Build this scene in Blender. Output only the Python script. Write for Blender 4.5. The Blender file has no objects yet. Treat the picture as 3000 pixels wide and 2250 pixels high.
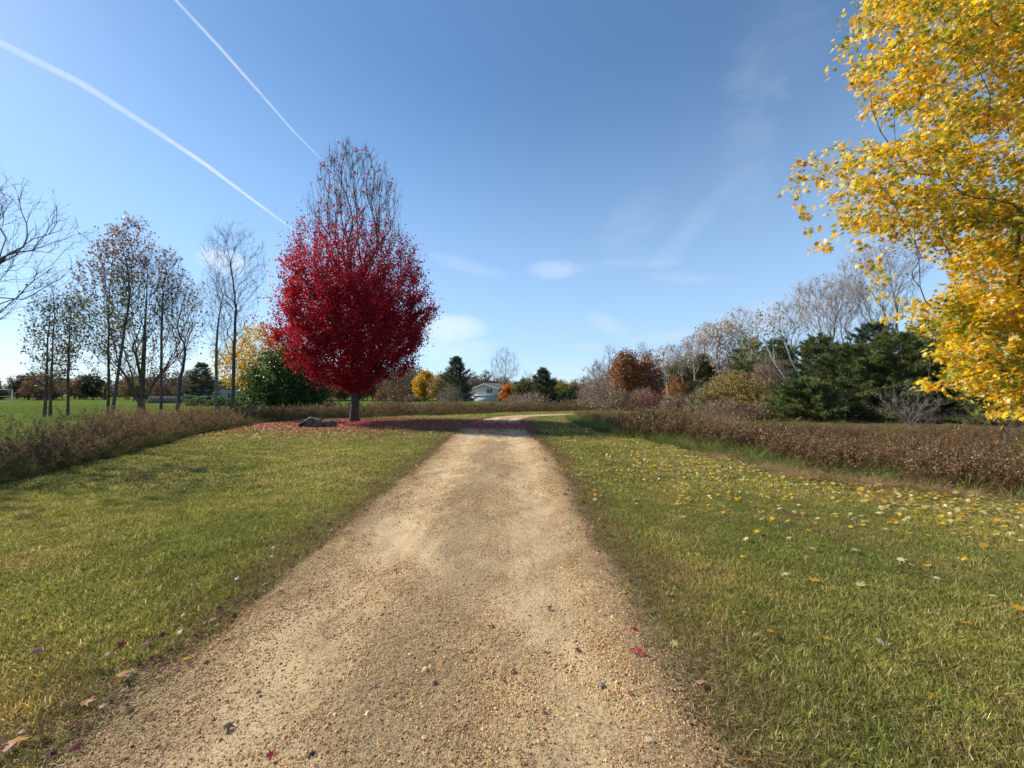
import bpy, math, random, time
import numpy as np
from mathutils import Vector, Matrix

T_START = time.time()
SC = bpy.context.scene
COL = SC.collection
PI = math.pi

# ------------------------------------------------------------------ camera
F = 1126.0; PITCH = math.radians(1.78); CAMH = 1.6
cam_d = bpy.data.cameras.new('camera')
cam_d.sensor_width = 36.0
cam_d.lens = F / 3000.0 * 36.0
cam_d.clip_start = 0.05; cam_d.clip_end = 40000
cam = bpy.data.objects.new('camera', cam_d); COL.objects.link(cam)
cam.location = (0, 0, CAMH); cam.rotation_euler = (PI/2 + PITCH, 0, 0)
SC.camera = cam

# ------------------------------------------------------------------ light
SUN_AZ = math.radians(-68.5)          # measured from +Y towards +X
SUN_EL = math.radians(35)
SUN_DIR = Vector((math.sin(SUN_AZ)*math.cos(SUN_EL), math.cos(SUN_AZ)*math.cos(SUN_EL), math.sin(SUN_EL)))
sun_d = bpy.data.lights.new('sun', 'SUN'); sun_d.energy = 5.0; sun_d.angle = math.radians(0.5); sun_d.color = (1.0, 0.915, 0.77)
sun = bpy.data.objects.new('sun', sun_d); COL.objects.link(sun)
sun.rotation_euler = SUN_DIR.to_track_quat('Z', 'Y').to_euler(); sun.location = (-60, 25, 60)
SC.view_settings.view_transform = 'Standard'; SC.view_settings.look = 'None'
SC.view_settings.gamma = 1; SC.view_settings.exposure = 0.67
SC.cycles.transparent_max_bounces = 16
SC.cycles.max_bounces = 8

world = bpy.data.worlds.new('World'); SC.world = world; world.use_nodes = True

def ray(u, v):
    """direction through a photo pixel (3000x2250), scaled so that y = 1"""
    a, b = (u-1500)/F, (1125-v)/F
    y = math.cos(PITCH) - b*math.sin(PITCH); z = math.sin(PITCH) + b*math.cos(PITCH)
    return Vector((a/y, 1.0, z/y))
def at(u, v, Y):
    d = ray(u, v); return Vector((d.x*Y, Y, CAMH + d.z*Y))
def ground_at(u, v, z=0.0):
    d = ray(u, v); return at(u, v, (z-CAMH)/d.z)

class NG:
    """small node-graph helper"""
    def __init__(s, tree): s.t = tree; s.n = tree.nodes; s.l = tree.links
    def node(s, typ, **kw):
        n = s.n.new(typ)
        for k, v in kw.items(): setattr(n, k, v)
        return n
    def put(s, sock, val):
        if isinstance(val, bpy.types.NodeSocket): s.l.new(val, sock)
        elif val is not None: sock.default_value = val
    def math(s, op, a, b=None, c=None, clamp=False):
        n = s.node('ShaderNodeMath', operation=op); n.use_clamp = clamp
        s.put(n.inputs[0], a)
        if b is not None: s.put(n.inputs[1], b)
        if c is not None: s.put(n.inputs[2], c)
        return n.outputs[0]
    def smooth(s, x, lo, hi, a=0.0, b=1.0):
        n = s.node('ShaderNodeMapRange', interpolation_type='SMOOTHSTEP')
        s.put(n.inputs[0], x); n.inputs[1].default_value = lo; n.inputs[2].default_value = hi
        n.inputs[3].default_value = a; n.inputs[4].default_value = b
        return n.outputs[0]
    def noise(s, vec, scale, detail=3, rough=0.55, dist=0.0):
        n = s.node('ShaderNodeTexNoise'); s.put(n.inputs['Vector'], vec)
        n.inputs['Scale'].default_value = scale; n.inputs['Detail'].default_value = detail
        n.inputs['Roughness'].default_value = rough; n.inputs['Distortion'].default_value = dist
        return n.outputs[0]
    def mix(s, f, a, b, blend='MIX'):
        n = s.node('ShaderNodeMix', data_type='RGBA', blend_type=blend)
        s.put(n.inputs[0], f); 
        s.put(n.inputs[6], a if isinstance(a, bpy.types.NodeSocket) else (*a, 1) if len(a) == 3 else a)
        s.put(n.inputs[7], b if isinstance(b, bpy.types.NodeSocket) else (*b, 1) if len(b) == 3 else b)
        return n.outputs[2]
    def mapping(s, vec, scale=(1,1,1), loc=(0,0,0), rot=(0,0,0)):
        n = s.node('ShaderNodeMapping'); s.put(n.inputs[0], vec)
        n.inputs['Scale'].default_value = scale; n.inputs['Location'].default_value = loc; n.inputs['Rotation'].default_value = rot
        return n.outputs[0]

# sky with thin clouds laid out by azimuth / elevation
g = NG(world.node_tree); g.n.clear()
wo = g.node('ShaderNodeOutputWorld'); bg = g.node('ShaderNodeBackground'); g.l.new(bg.outputs[0], wo.inputs[0])
sky = g.node('ShaderNodeTexSky', sky_type='NISHITA')
sky.sun_disc = False; sky.sun_elevation = SUN_EL; sky.sun_rotation = SUN_AZ
sky.altitude = 300; sky.air_density = 1.0; sky.dust_density = 0.22; sky.ozone_density = 2.2
bg.inputs[1].default_value = 0.088
tc = g.node('ShaderNodeTexCoord'); sep = g.node('ShaderNodeSeparateXYZ'); g.l.new(tc.outputs['Generated'], sep.inputs[0])
az = g.math('ARCTAN2', sep.outputs[0], sep.outputs[1]); el = g.math('ARCSINE', sep.outputs[2])
cvec = g.node('ShaderNodeCombineXYZ'); g.l.new(az, cvec.inputs[0]); g.l.new(el, cvec.inputs[1])
puffn = g.noise(cvec.outputs[0], 26, 5, 0.6)
softn = g.noise(g.mapping(cvec.outputs[0], (1, 2.6, 1)), 9, 5, 0.62, 0.6)
def azel(u, v):
    d = ray(u, v).normalized(); return math.atan2(d.x, d.y), math.asin(d.z)
def blob(u, v, wu, wv, amount, nz, soft=0.9, nzk=1.4, tilt=0.0):
    a0, e0 = azel(u, v); a1, _ = azel(u+wu, v); _, e1 = azel(u, v-wv)
    wa, we = abs(a1-a0), abs(e1-e0)
    da, de = g.math('SUBTRACT', az, a0), g.math('SUBTRACT', el, e0)
    c, s_ = math.cos(tilt), math.sin(tilt)
    ra = g.math('ADD', g.math('MULTIPLY', da, c), g.math('MULTIPLY', de, s_))
    rb = g.math('ADD', g.math('MULTIPLY', da, -s_), g.math('MULTIPLY', de, c))
    r2 = g.math('ADD', g.math('POWER', g.math('ABSOLUTE', g.math('DIVIDE', ra, wa)), 2.0), g.math('POWER', g.math('ABSOLUTE', g.math('DIVIDE', rb, we)), 2.0))
    k = g.math('SUBTRACT', 1.0, r2)
    k = g.math('ADD', k, g.math('MULTIPLY', g.math('SUBTRACT', nz, 0.5), nzk))
    return g.smooth(k, -.25, soft*1.35, 0.0, amount*CA)
hsv = g.node('ShaderNodeHueSaturation'); g.l.new(sky.outputs[0], hsv.inputs['Color']); hsv.inputs['Saturation'].default_value = 1.2
col = g.mix(1.0, hsv.outputs[0], (1.0, 1.08, 1.10), 'MULTIPLY')
col = g.mix(g.smooth(el, 0.0, 0.75, .62, .10), col, (4.4, 6.3, 8.9))
CA = .55
CW = (7.6, 8.0, 8.8)
for (u, v, wu, wv, am, nz, soft, nzk, tilt, cc) in (
    (1620, 790, 80, 32, .42, puffn, .8, 1.2, 0, CW), (1700, 785, 60, 20, .12, puffn, .9, 1.4, 0, CW),
    (655, 765, 85, 42, .75, puffn, .8, 1.3, 0, CW),
    (1320, 958, 120, 42, .75, puffn, .8, 1.3, 0, (8.2, 8.2, 8.6)), (1280, 1020, 190, 50, .45, softn, 1.0, 1.6, 0, CW),
    (1850, 650, 120, 90, .13, softn, 1.2, 2.4, .5, CW), (1850, 770, 150, 18, .14, softn, 1.0, 2.0, -.1, CW),
    (2000, 815, 150, 20, .16, softn, 1.0, 2.4, -.15, CW), (2010, 690, 190, 45, .16, softn, 1.2, 2.0, .75, CW),
    (2190, 430, 120, 320, .13, softn, 1.3, 2.6, -.12, CW), (2290, 110, 200, 220, .09, softn, 1.3, 2.6, 0, CW),
    (1370, 780, 120, 25, .25, softn, 1.0, 2.0, -.2, CW), (1790, 960, 90, 35, .30, softn, 1.0, 2.2, -.5, CW),
    (1980, 985, 210, 24, .45, softn, .9, 1.8, .05, (5.6, 6.0, 6.9)), (2250, 930, 220, 60, .5, softn, .9, 1.4, .05, (5.9, 6.1, 7.0)),
    (1720, 1018, 60, 14, .4, softn, .9, 1.6, 0, (5.6, 6.0, 6.9)), (1900, 1080, 500, 45, .35, softn, 1.2, 1.2, 0, (6.4, 6.8, 7.6)),
    (330, 1040, 520, 120, .5, softn, 1.2, 1.2, 0, (8.6, 8.5, 8.6)), (2450, 930, 160, 110, .35, softn, 1.2, 1.3, 0, (6.6, 6.7, 7.4))):
    col = g.mix(blob(u, v, wu, wv, am, nz, soft, nzk, tilt), col, cc)
g.l.new(col, bg.inputs[0])

# ------------------------------------------------------------------ helpers: meshes and objects
def tag(o, label=None, cat=None, group=None, kind=None):
    if label: o['label'] = label
    if cat: o['category'] = cat
    if group: o['group'] = group
    if kind: o['kind'] = kind
    return o

def np_mesh(name, V, faces, col=None, mat=None, smooth=False):
    """V (n,3); faces: list of int arrays (m,k); col (n,3)"""
    me = bpy.data.meshes.new(name)
    V = np.asarray(V, dtype=np.float32)
    faces = [np.asarray(f, dtype=np.int32) for f in faces if len(f)]
    loops = np.concatenate([f.ravel() for f in faces]); tot = np.concatenate([np.full(len(f), f.shape[1], np.int32) for f in faces])
    start = np.concatenate([[0], np.cumsum(tot)[:-1]]).astype(np.int32)
    me.vertices.add(len(V)); me.vertices.foreach_set('co', V.ravel())
    me.loops.add(len(loops)); me.loops.foreach_set('vertex_index', loops)
    me.polygons.add(len(tot)); me.polygons.foreach_set('loop_start', start); me.polygons.foreach_set('loop_total', tot)
    if smooth: me.polygons.foreach_set('use_smooth', np.ones(len(tot), bool))
    if col is not None:
        a = me.color_attributes.new('Col', 'FLOAT_COLOR', 'POINT')
        c = np.ones((len(V), 4), np.float32); c[:, :3] = col; a.data.foreach_set('color', c.ravel())
    me.update(calc_edges=True)
    if mat: me.materials.append(mat)
    return me

def link(name, me, parent=None, loc=None):
    o = bpy.data.objects.new(name, me); COL.objects.link(o)
    if parent: o.parent = parent
    if loc is not None: o.location = loc
    return o
def empty(name, loc, rz=0.0):
    o = bpy.data.objects.new(name, None); COL.objects.link(o); o.empty_display_size = .3
    o.location = loc; o.rotation_euler = (0, 0, rz); return o

def boxes_mesh(name, boxes, mat, bevel=0.0):
    """boxes: (x0,y0,z0,x1,y1,z1)"""
    V, Fq = [], []
    for (x0, y0, z0, x1, y1, z1) in boxes:
        b = len(V)
        V += [(x0,y0,z0),(x1,y0,z0),(x1,y1,z0),(x0,y1,z0),(x0,y0,z1),(x1,y0,z1),(x1,y1,z1),(x0,y1,z1)]
        Fq += [(b,b+3,b+2,b+1),(b+4,b+5,b+6,b+7),(b,b+1,b+5,b+4),(b+1,b+2,b+6,b+5),(b+2,b+3,b+7,b+6),(b+3,b,b+4,b+7)]
    return np_mesh(name, V, [np.array(Fq)], mat=mat)

# ------------------------------------------------------------------ materials
def new_mat(name):
    m = bpy.data.materials.new(name); m.use_nodes = True; gg = NG(m.node_tree); gg.n.clear()
    return m, gg, gg.node('ShaderNodeOutputMaterial')
def principled(gg, color, rough=0.8, spec=0.3, bump=None, bstr=0.3, bdist=0.02):
    p = gg.node('ShaderNodeBsdfPrincipled'); gg.put(p.inputs['Base Color'], color if isinstance(color, bpy.types.NodeSocket) else (*color, 1))
    gg.put(p.inputs['Roughness'], rough); p.inputs['Specular IOR Level'].default_value = spec
    if bump is not None:
        b = gg.node('ShaderNodeBump'); b.inputs['Strength'].default_value = bstr; b.inputs['Distance'].default_value = bdist
        gg.l.new(bump, b.inputs['Height']); gg.l.new(b.outputs[0], p.inputs['Normal'])
    return p
def leaf_mat(name, transl=0.4, rough=0.5, spec=0.3, boost=1.25, vary=0.25, wn=None):
    m, q, out = new_mat(name)
    at_ = q.node('ShaderNodeAttribute', attribute_name='Col')
    oi = q.node('ShaderNodeObjectInfo')
    br = q.math('MULTIPLY_ADD', oi.outputs['Random'], vary, 1 - vary/2)
    hs = q.node('ShaderNodeHueSaturation'); q.l.new(at_.outputs['Color'], hs.inputs['Color']); q.l.new(br, hs.inputs['Value'])
    c = hs.outputs[0]
    if wn:
        geo = q.node('ShaderNodeNewGeometry')
        nz = q.noise(geo.outputs['Position'], wn[0], 4, 0.6)
        c = q.mix(q.smooth(nz, wn[2], wn[3], 0, wn[4]), c, wn[1], 'MULTIPLY')
        nz2 = q.noise(geo.outputs['Position'], wn[0]*2.7, 2, 0.5)
        c = q.mix(1.0, c, q.mix(nz2, (0.62, 0.62, 0.62), (1.38, 1.38, 1.38)), 'MULTIPLY')
        nz3 = q.noise(geo.outputs['Position'], .33, 3, 0.6); c = q.mix(1.0, c, q.mix(q.smooth(nz3, .3, .7), (.74, .82, .78), (1.22, 1.16, 1.15)), 'MULTIPLY')
    p = principled(q, c, rough, spec)
    tr = q.node('ShaderNodeBsdfTranslucent')
    c2 = q.mix(1.0, c, (boost, boost, boost*0.8), 'MULTIPLY'); q.l.new(c2, tr.inputs[0])
    ms = q.node('ShaderNodeMixShader'); ms.inputs[0].default_value = transl
    q.l.new(p.outputs[0], ms.inputs[1]); q.l.new(tr.outputs[0], ms.inputs[2]); q.l.new(ms.outputs[0], out.inputs[0])
    return m
def bark_mat(name, c1, c2, scale=6, stretch=0.25, bstr=0.6):
    m, q, out = new_mat(name)
    tcn = q.node('ShaderNodeTexCoord'); v = q.mapping(tcn.outputs['Object'], (1, 1, stretch))
    n1 = q.noise(v, scale*3, 6, 0.65); n2 = q.noise(tcn.outputs['Object'], scale*0.3, 3)
    c = q.mix(q.smooth(n1, .35, .65), c1, c2); c = q.mix(1.0, c, q.mix(n2, (.6, .6, .6), (1.4, 1.4, 1.4)), 'MULTIPLY')
    q.l.new(principled(q, c, 0.9, 0.15, n1, bstr, 0.03).outputs[0], out.inputs[0]); return m
def flat_mat(name, c, rough=0.7, var=0.25, scale=3.0, spec=0.3, metal=0.0):
    m, q, out = new_mat(name)
    tcn = q.node('ShaderNodeTexCoord'); n = q.noise(tcn.outputs['Object'], scale, 5, 0.6)
    cc = q.mix(1.0, c, q.mix(n, (1-var,)*3, (1+var,)*3), 'MULTIPLY')
    p = principled(q, cc, rough, spec, n, 0.15, 0.01); p.inputs['Metallic'].default_value = metal
    q.l.new(p.outputs[0], out.inputs[0]); return m

M = {}
M['bark_dark'] = bark_mat('bark_dark', (.06, .047, .038), (.17, .14, .115))
M['bark_grey'] = bark_mat('bark_grey', (.11, .095, .08), (.27, .24, .21))
M['bark_pale'] = bark_mat('bark_pale', (.15, .13, .115), (.34, .30, .27), 3)
M['bark_birch'] = bark_mat('bark_birch', (.30, .28, .25), (.72, .70, .66), 3, .6)
M['bark_maple'] = bark_mat('bark_maple', (.04, .03, .023), (.12, .09, .07), 5)
M['leaf'] = leaf_mat('leaf', 0.42, 0.5, 0.35)
M['leaf_yellow'] = leaf_mat('leaf_yellow', 0.5, 0.38, 0.5, 1.35, .2)
M['leaf_red'] = leaf_mat('leaf_red', 0.42, 0.6, 0.2, 1.3, .2)
M['leaf_dry'] = leaf_mat('leaf_dry', 0.2, 0.7, 0.2, 1.1, .5)
M['needle'] = leaf_mat('needle', 0.22, 0.5, 0.3, 1.1, .2)
M['grass'] = leaf_mat('grass', 0.42, 0.75, 0.12, 1.3, .35, wn=(.9, (1.45, 1.08, 1.6), .45, .75, .8))
M['grass_tall'] = leaf_mat('grass_tall', 0.35, 0.8, 0.1, 1.2, .4)
M['weed'] = leaf_mat('weed', 0.30, 0.75, 0.15, 1.1, .6)

# ------------------------------------------------------------------ layout of the ground (plan view)
C_LINE = np.array([(-.5,-6),(-.5,0),(-.52,3),(-.54,5.4),(-.5,10),(-.75,15),(-.9,20),(-.85,24),(-.2,28),(1.6,31),(4.5,32.8),(8,33.9),(12,36.6),(15.3,42),(18,50),(24,60)], float)
def spline(P, n=24):
    out = []
    for i in range(len(P)-1):
        p0, p1, p2, p3 = P[max(i-1,0)], P[i], P[i+1], P[min(i+2,len(P)-1)]
        for t in np.linspace(0, 1, n, endpoint=False):
            out.append(.5*((2*p1)+(-p0+p2)*t+(2*p0-5*p1+4*p2-p3)*t*t+(-p0+3*p1-3*p2+p3)*t**3))
    out.append(P[-1]); return np.array(out)
CL = spline(C_LINE)
def half_width(y): return np.interp(y, [0, 3, 6, 10, 20, 25, 30, 36], [1.55, 1.6, 1.65, 1.75, 1.8, 1.6, 1.35, 1.3])
def path_dist(xy):
    xy = np.atleast_2d(xy); out = np.empty(len(xy))
    for s in range(0, len(xy), 20000):
        q = xy[s:s+20000]; d = ((q[:, None, :]-CL[None, ::2, :])**2).sum(2); out[s:s+20000] = np.sqrt(d.min(1))
    return out - half_width(xy[:, 1])
def inpoly(xy, poly):
    x, y = xy[:, 0], xy[:, 1]; r = np.zeros(len(xy), bool); n = len(poly)
    for i in range(n):
        x1, y1 = poly[i]; x2, y2 = poly[(i+1) % n]
        if y1 == y2: continue
        c = ((y1 > y) != (y2 > y)) & (x < (x2-x1)*(y-y1)/(y2-y1)+x1); r ^= c
    return r
def wob(xy, s, seed=0.0):   # cheap smooth noise in [-1,1]
    x, y = xy[:, 0]*s+seed, xy[:, 1]*s-seed*1.7
    return (np.sin(x*1.3+np.sin(y*1.7+seed))+np.sin(y*1.1+2.1*np.sin(x*.8+1.3))+np.sin((x+y)*2.3+seed*3)*.6+np.sin((x-y*1.4)*3.7)*.4)/3.0
E_L = [(-7.2,1.0),(-7.9,3.5),(-8.5,5.4),(-9.1,6.8),(-10.2,9.9),(-12.8,15.7),(-14.3,21.5),(-14.0,26),(-9.5,29.3),(-4,32.8),(-.8,36.9),(4.6,39.4),(9,42),(13,48),(16,56)]
E_R = [(10.6,1.5),(8.7,4.4),(7.9,5.8),(6.9,6.6),(5.95,7.7),(5.6,9.4),(4.9,12.7),(3.9,18),(3.6,22),(3.7,26.5),(4.9,29.4),(9,31.3),(13,34.6),(16,40),(19.5,48),(26,60)]
POLY_L = E_L[:7] + [(-19.5,23),(-18,19),(-15.6,14.5),(-12.9,10.4),(-11.1,8.0),(-10.0,5.8),(-9.2,3.5),(-8.8,1)]
POLY_B = E_L[6:] + [(14,66),(0,50),(-8,44),(-16,38),(-21,30),(-19.5,23)]
POLY_R = E_R + [(45,60),(48,40),(34,28),(24,24),(22,18),(24,8),(16,2),(12,1)]
LAWN = E_L + [(24,60)] + E_R[::-1][1:]
rng0 = np.random.default_rng(7)
def sample_poly(rng, poly, dens, xr=None, yr=None):
    p = np.array(poly); x0, y0 = p.min(0); x1, y1 = p.max(0)
    if xr: x0, x1 = max(x0, xr[0]), min(x1, xr[1])
    if yr: y0, y1 = max(y0, yr[0]), min(y1, yr[1])
    c_ = 1/math.sqrt(dens); gx, gy = np.meshgrid(np.arange(x0, x1, c_), np.arange(y0, y1, c_)); xy = np.stack([gx.ravel(), gy.ravel()], 1)+rng.uniform(-.1*c_, 1.1*c_, (gx.size, 2))
    return xy[inpoly(xy, poly)]
def in_view(xy, m=0.08, near=0.7):   # what the lens sees plus a generous margin for a step aside
    return (np.abs(xy[:, 0]) < xy[:, 1]*(1.333+m)+2.5) & (xy[:, 1] > near)

# ground sheet -------------------------------------------------------
def ground_z(x, y):
    xy = np.stack([x, y], 1); w = wob(xy, .35, 2.0)*.018
    return w*np.clip(1-np.hypot(x, y)/60, 0, 1)
def make_ground():
    a = np.concatenate([np.arange(-24, 24.01, .3)]); far = np.array([26,29,33,38,45,55,70,90,120,170,250,400,700,1300,2500,5000,9000])
    xs = np.concatenate([-far[::-1], a, far]); b = np.arange(-4, 44, .3); ys = np.concatenate([[-9000,-2500,-600,-150,-50,-20,-8], b, far[5:]])
    X, Y = np.meshgrid(xs, ys); x, y = X.ravel(), Y.ravel(); xy = np.stack([x, y], 1)
    V = np.stack([x, y, ground_z(x, y)], 1)
    nx, ny = len(xs), len(ys); i = np.arange(nx*ny).reshape(ny, nx)
    Fq = np.stack([i[:-1,:-1].ravel(), i[:-1,1:].ravel(), i[1:,1:].ravel(), i[1:,:-1].ravel()], 1)
    c = np.tile(np.array([.085,.125,.028]), (len(V), 1))
    lw = inpoly(xy, LAWN); c[lw] = (.11,.105,.045)
    pd = path_dist(xy); k = np.clip(1-np.maximum(pd, 0)/.45, 0, 1)[:, None]*(pd < 1)[:, None]; c = c*(1-k)+np.array([.16,.115,.065])*k
    for P_ in (POLY_L, POLY_B, POLY_R):
        c[inpoly(xy, P_)] = (.085,.058,.032)
    wd = (((y > 34) & (x > 14)) | ((y > 12) & (x > 16))) & (y < 130) & ~lw; c[wd] = (.10,.07,.04)
    m, q, out = new_mat('ground_turf')
    at_ = q.node('ShaderNodeAttribute', attribute_name='Col'); geo = q.node('ShaderNodeNewGeometry'); pos = geo.outputs['Position']
    n1 = q.noise(pos, 1.1, 5, .6); n2 = q.noise(pos, 14, 5, .7); n3 = q.noise(pos, .09, 4, .6)
    cc = q.mix(1.0, at_.outputs['Color'], q.mix(n1, (.55,.6,.5), (1.45,1.4,1.5)), 'MULTIPLY')
    cc = q.mix(1.0, cc, q.mix(n2, (.5,.5,.5), (1.5,1.5,1.5)), 'MULTIPLY')
    n4 = q.noise(pos, 110, 4, .8); cc = q.mix(1.0, cc, q.mix(q.smooth(n4, .3, .7), (.35,.35,.3), (1.7,1.65,1.6)), 'MULTIPLY')
    cc = q.mix(q.smooth(n3, .45, .7, 0, .5), cc, (.13,.12,.05))
    q.l.new(principled(q, cc, 1.0, .0, n2, .35, .02).outputs[0], out.inputs[0])
    o = link('ground', np_mesh('ground', V, [Fq], c, m, True)); tag(o, kind='structure'); return o
make_ground()

# gravel drive -------------------------------------------------------
def path_z(s):      # cross profile: two shallow wheel tracks, edges dip under the turf
    return 0.022 - 0.012*np.exp(-((np.abs(s)-.5)/.17)**2) - 0.055*np.clip((np.abs(s)-.86)/.2, 0, 1)
def make_path():
    d = np.gradient(CL, axis=0); d /= np.linalg.norm(d, axis=1)[:, None]; nrm = np.stack([d[:, 1], -d[:, 0]], 1)
    # resample finely near the camera
    keep = np.arange(len(CL)); S = np.linspace(-1.1, 1.1, 61)
    rows = []
    for i in keep:
        hw = half_width(CL[i, 1]); e = 1 + .06*math.sin(CL[i,1]*2.1) + .04*math.sin(CL[i,1]*5.3+1)
        sx = np.where(np.abs(S) > .8, np.sign(S)*(.8+(np.abs(S)-.8)*(1+(e-1)*3)), S)
        p = CL[i] + nrm[i]*(sx*hw)[:, None]
        z = path_z(S) + ground_z(p[:, 0], p[:, 1]) + wob(p, 4.0, 5.)*.005 + wob(p, 13.0, 1.)*.0025
        rows.append(np.concatenate([p, z[:, None]], 1))
    V = np.concatenate(rows); nx, ny = len(S), len(keep); i = np.arange(nx*ny).reshape(ny, nx)
    Fq = np.stack([i[:-1,:-1].ravel(), i[:-1,1:].ravel(), i[1:,1:].ravel(), i[1:,:-1].ravel()], 1)
    sgrid = np.tile(S, ny); col = np.stack([np.abs(sgrid), np.zeros_like(sgrid), np.zeros_like(sgrid)], 1)
    m, q, out = new_mat('gravel_drive')
    at_ = q.node('ShaderNodeAttribute', attribute_name='Col'); sp = q.node('ShaderNodeSeparateColor'); q.l.new(at_.outputs['Color'], sp.inputs[0]); s = sp.outputs[0]
    geo = q.node('ShaderNodeNewGeometry'); pos = geo.outputs['Position']; along = q.mapping(pos, (1, .45, 1))
    big = q.noise(along, 1.5, 5, .6, .3); mid = q.noise(along, 5, 5, .65, .2); fine = q.noise(pos, 55, 5, .75); grit = q.noise(pos, 190, 3, .7)
    vo = q.node('ShaderNodeTexVoronoi', feature='F1'); vo.inputs['Scale'].default_value = 85; q.l.new(pos, vo.inputs['Vector'])
    vo2 = q.node('ShaderNodeTexVoronoi', feature='F1'); vo2.inputs['Scale'].default_value = 34; q.l.new(pos, vo2.inputs['Vector'])
    track = q.math('POWER', 2.718, q.math('MULTIPLY', -1.0, q.math('POWER', q.math('DIVIDE', q.math('SUBTRACT', s, .5), .2), 2.0)))
    sandm = q.math('ADD', q.math('MULTIPLY', track, .09), q.math('ADD', q.math('MULTIPLY', big, .50), q.math('MULTIPLY', mid, .72)))
    sandm = q.smooth(sandm, .50, .80, 0, .90)
    gravel = q.mix(q.smooth(fine, .3, .7), (.15,.10,.055), (.60,.43,.24))
    gravel = q.mix(q.smooth(vo.outputs['Distance'], .1, .5, .55, 0), gravel, q.mix(vo.outputs['Color'], (.18,.15,.12), (.55,.47,.37)))
    sand = q.mix(mid, (.50,.36,.20), (.62,.465,.27)); sand = q.mix(1.0, sand, q.mix(grit, (.72,.72,.72), (1.28,1.28,1.28)), 'MULTIPLY')
    c = q.mix(sandm, gravel, sand)
    edge = q.smooth(q.math('ADD', s, q.math('MULTIPLY', q.math('SUBTRACT', mid, .5), .55)), .74, .98)
    c = q.mix(q.math('MULTIPLY', edge, .75), c, q.mix(fine, (.10,.072,.042), (.27,.20,.12)))
    cen = q.smooth(q.math('ADD', s, q.math('MULTIPLY', q.math('SUBTRACT', big, .5), 1.2)), .30, .02, 0, .45)
    sp2 = q.noise(pos, 26, 6, .8); c = q.mix(q.smooth(sp2, .56, .70, 0, .55), c, (.17,.125,.08))
    c = q.mix(cen, c, q.mix(fine, (.12,.09,.045), (.31,.235,.135)))
    h = q.math('ADD', q.math('MULTIPLY', fine, .6), q.math('ADD', q.math('MULTIPLY', grit, .35), q.math('MULTIPLY', q.math('SUBTRACT', 1.0, vo2.outputs['Distance']), q.math('SUBTRACT', .5, q.math('MULTIPLY', sandm, .45)))))
    q.l.new(principled(q, c, .95, .12, h, 1.0, .016).outputs[0], out.inputs[0])
    o = link('gravel_path', np_mesh('gravel_path', V, [Fq], col, m, True)); tag(o, kind='structure')
make_path()

# ------------------------------------------------------------------ scatter (only for things nobody could count)
SRC = bpy.data.collections.new('scatter_sources')       # never linked to the scene
_gn = [0]
def scatter(name, xyz, rot, scl, idx, meshes, label=None, cat=None):
    c = bpy.data.collections.new('src_%s_%d' % (name, _gn[0])); _gn[0] += 1
    for k, me in enumerate(meshes):
        c.objects.link(bpy.data.objects.new('%s_%02d' % (name, k), me))
    n = len(xyz); me = bpy.data.meshes.new(name); me.vertices.add(n); me.vertices.foreach_set('co', np.asarray(xyz, np.float32).ravel())
    a = me.attributes.new('rotv', 'FLOAT_VECTOR', 'POINT'); a.data.foreach_set('vector', np.asarray(rot, np.float32).ravel())
    sv = np.asarray(scl, np.float32); sv = np.repeat(sv[:, None], 3, 1) if sv.ndim == 1 else sv
    a = me.attributes.new('sclv', 'FLOAT_VECTOR', 'POINT'); a.data.foreach_set('vector', sv.ravel())
    a = me.attributes.new('pick', 'INT', 'POINT'); a.data.foreach_set('value', np.asarray(idx, np.int32))
    o = link(name, me)
    ng = bpy.data.node_groups.new('scatter', 'GeometryNodeTree')
    ng.interface.new_socket(name='Geometry', in_out='INPUT', socket_type='NodeSocketGeometry')
    ng.interface.new_socket(name='Geometry', in_out='OUTPUT', socket_type='NodeSocketGeometry')
    N, L = ng.nodes, ng.links
    gi = N.new('NodeGroupInput'); go = N.new('NodeGroupOutput')
    ci = N.new('GeometryNodeCollectionInfo'); ci.inputs['Collection'].default_value = c; ci.inputs['Separate Children'].default_value = True; ci.inputs['Reset Children'].default_value = True
    ip = N.new('GeometryNodeInstanceOnPoints')
    def attr(nm, dt):
        x = N.new('GeometryNodeInputNamedAttribute'); x.data_type = dt; x.inputs['Name'].default_value = nm
        return [s for s in x.outputs if s.enabled and s.name == 'Attribute'][0]
    L.new(gi.outputs[0], ip.inputs['Points']); L.new(ci.outputs[0], ip.inputs['Instance']); ip.inputs['Pick Instance'].default_value = True
    L.new(attr('pick', 'INT'), ip.inputs['Instance Index']); L.new(attr('sclv', 'FLOAT_VECTOR'), ip.inputs['Scale'])
    e2r = N.new('FunctionNodeEulerToRotation'); L.new(attr('rotv', 'FLOAT_VECTOR'), e2r.inputs[0]); L.new(e2r.outputs[0], ip.inputs['Rotation'])
    L.new(ip.outputs[0], go.inputs[0])
    md = o.modifiers.new('scatter', 'NODES'); md.node_group = ng
    tag(o, label, cat, kind='stuff'); return o

def rotz(n, rng, tilt=0.0):
    r = np.zeros((n, 3)); r[:, 2] = rng.uniform(0, 2*PI, n)
    if tilt: r[:, 0] = rng.normal(0, tilt, n); r[:, 1] = rng.normal(0, tilt, n)
    return r

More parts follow.
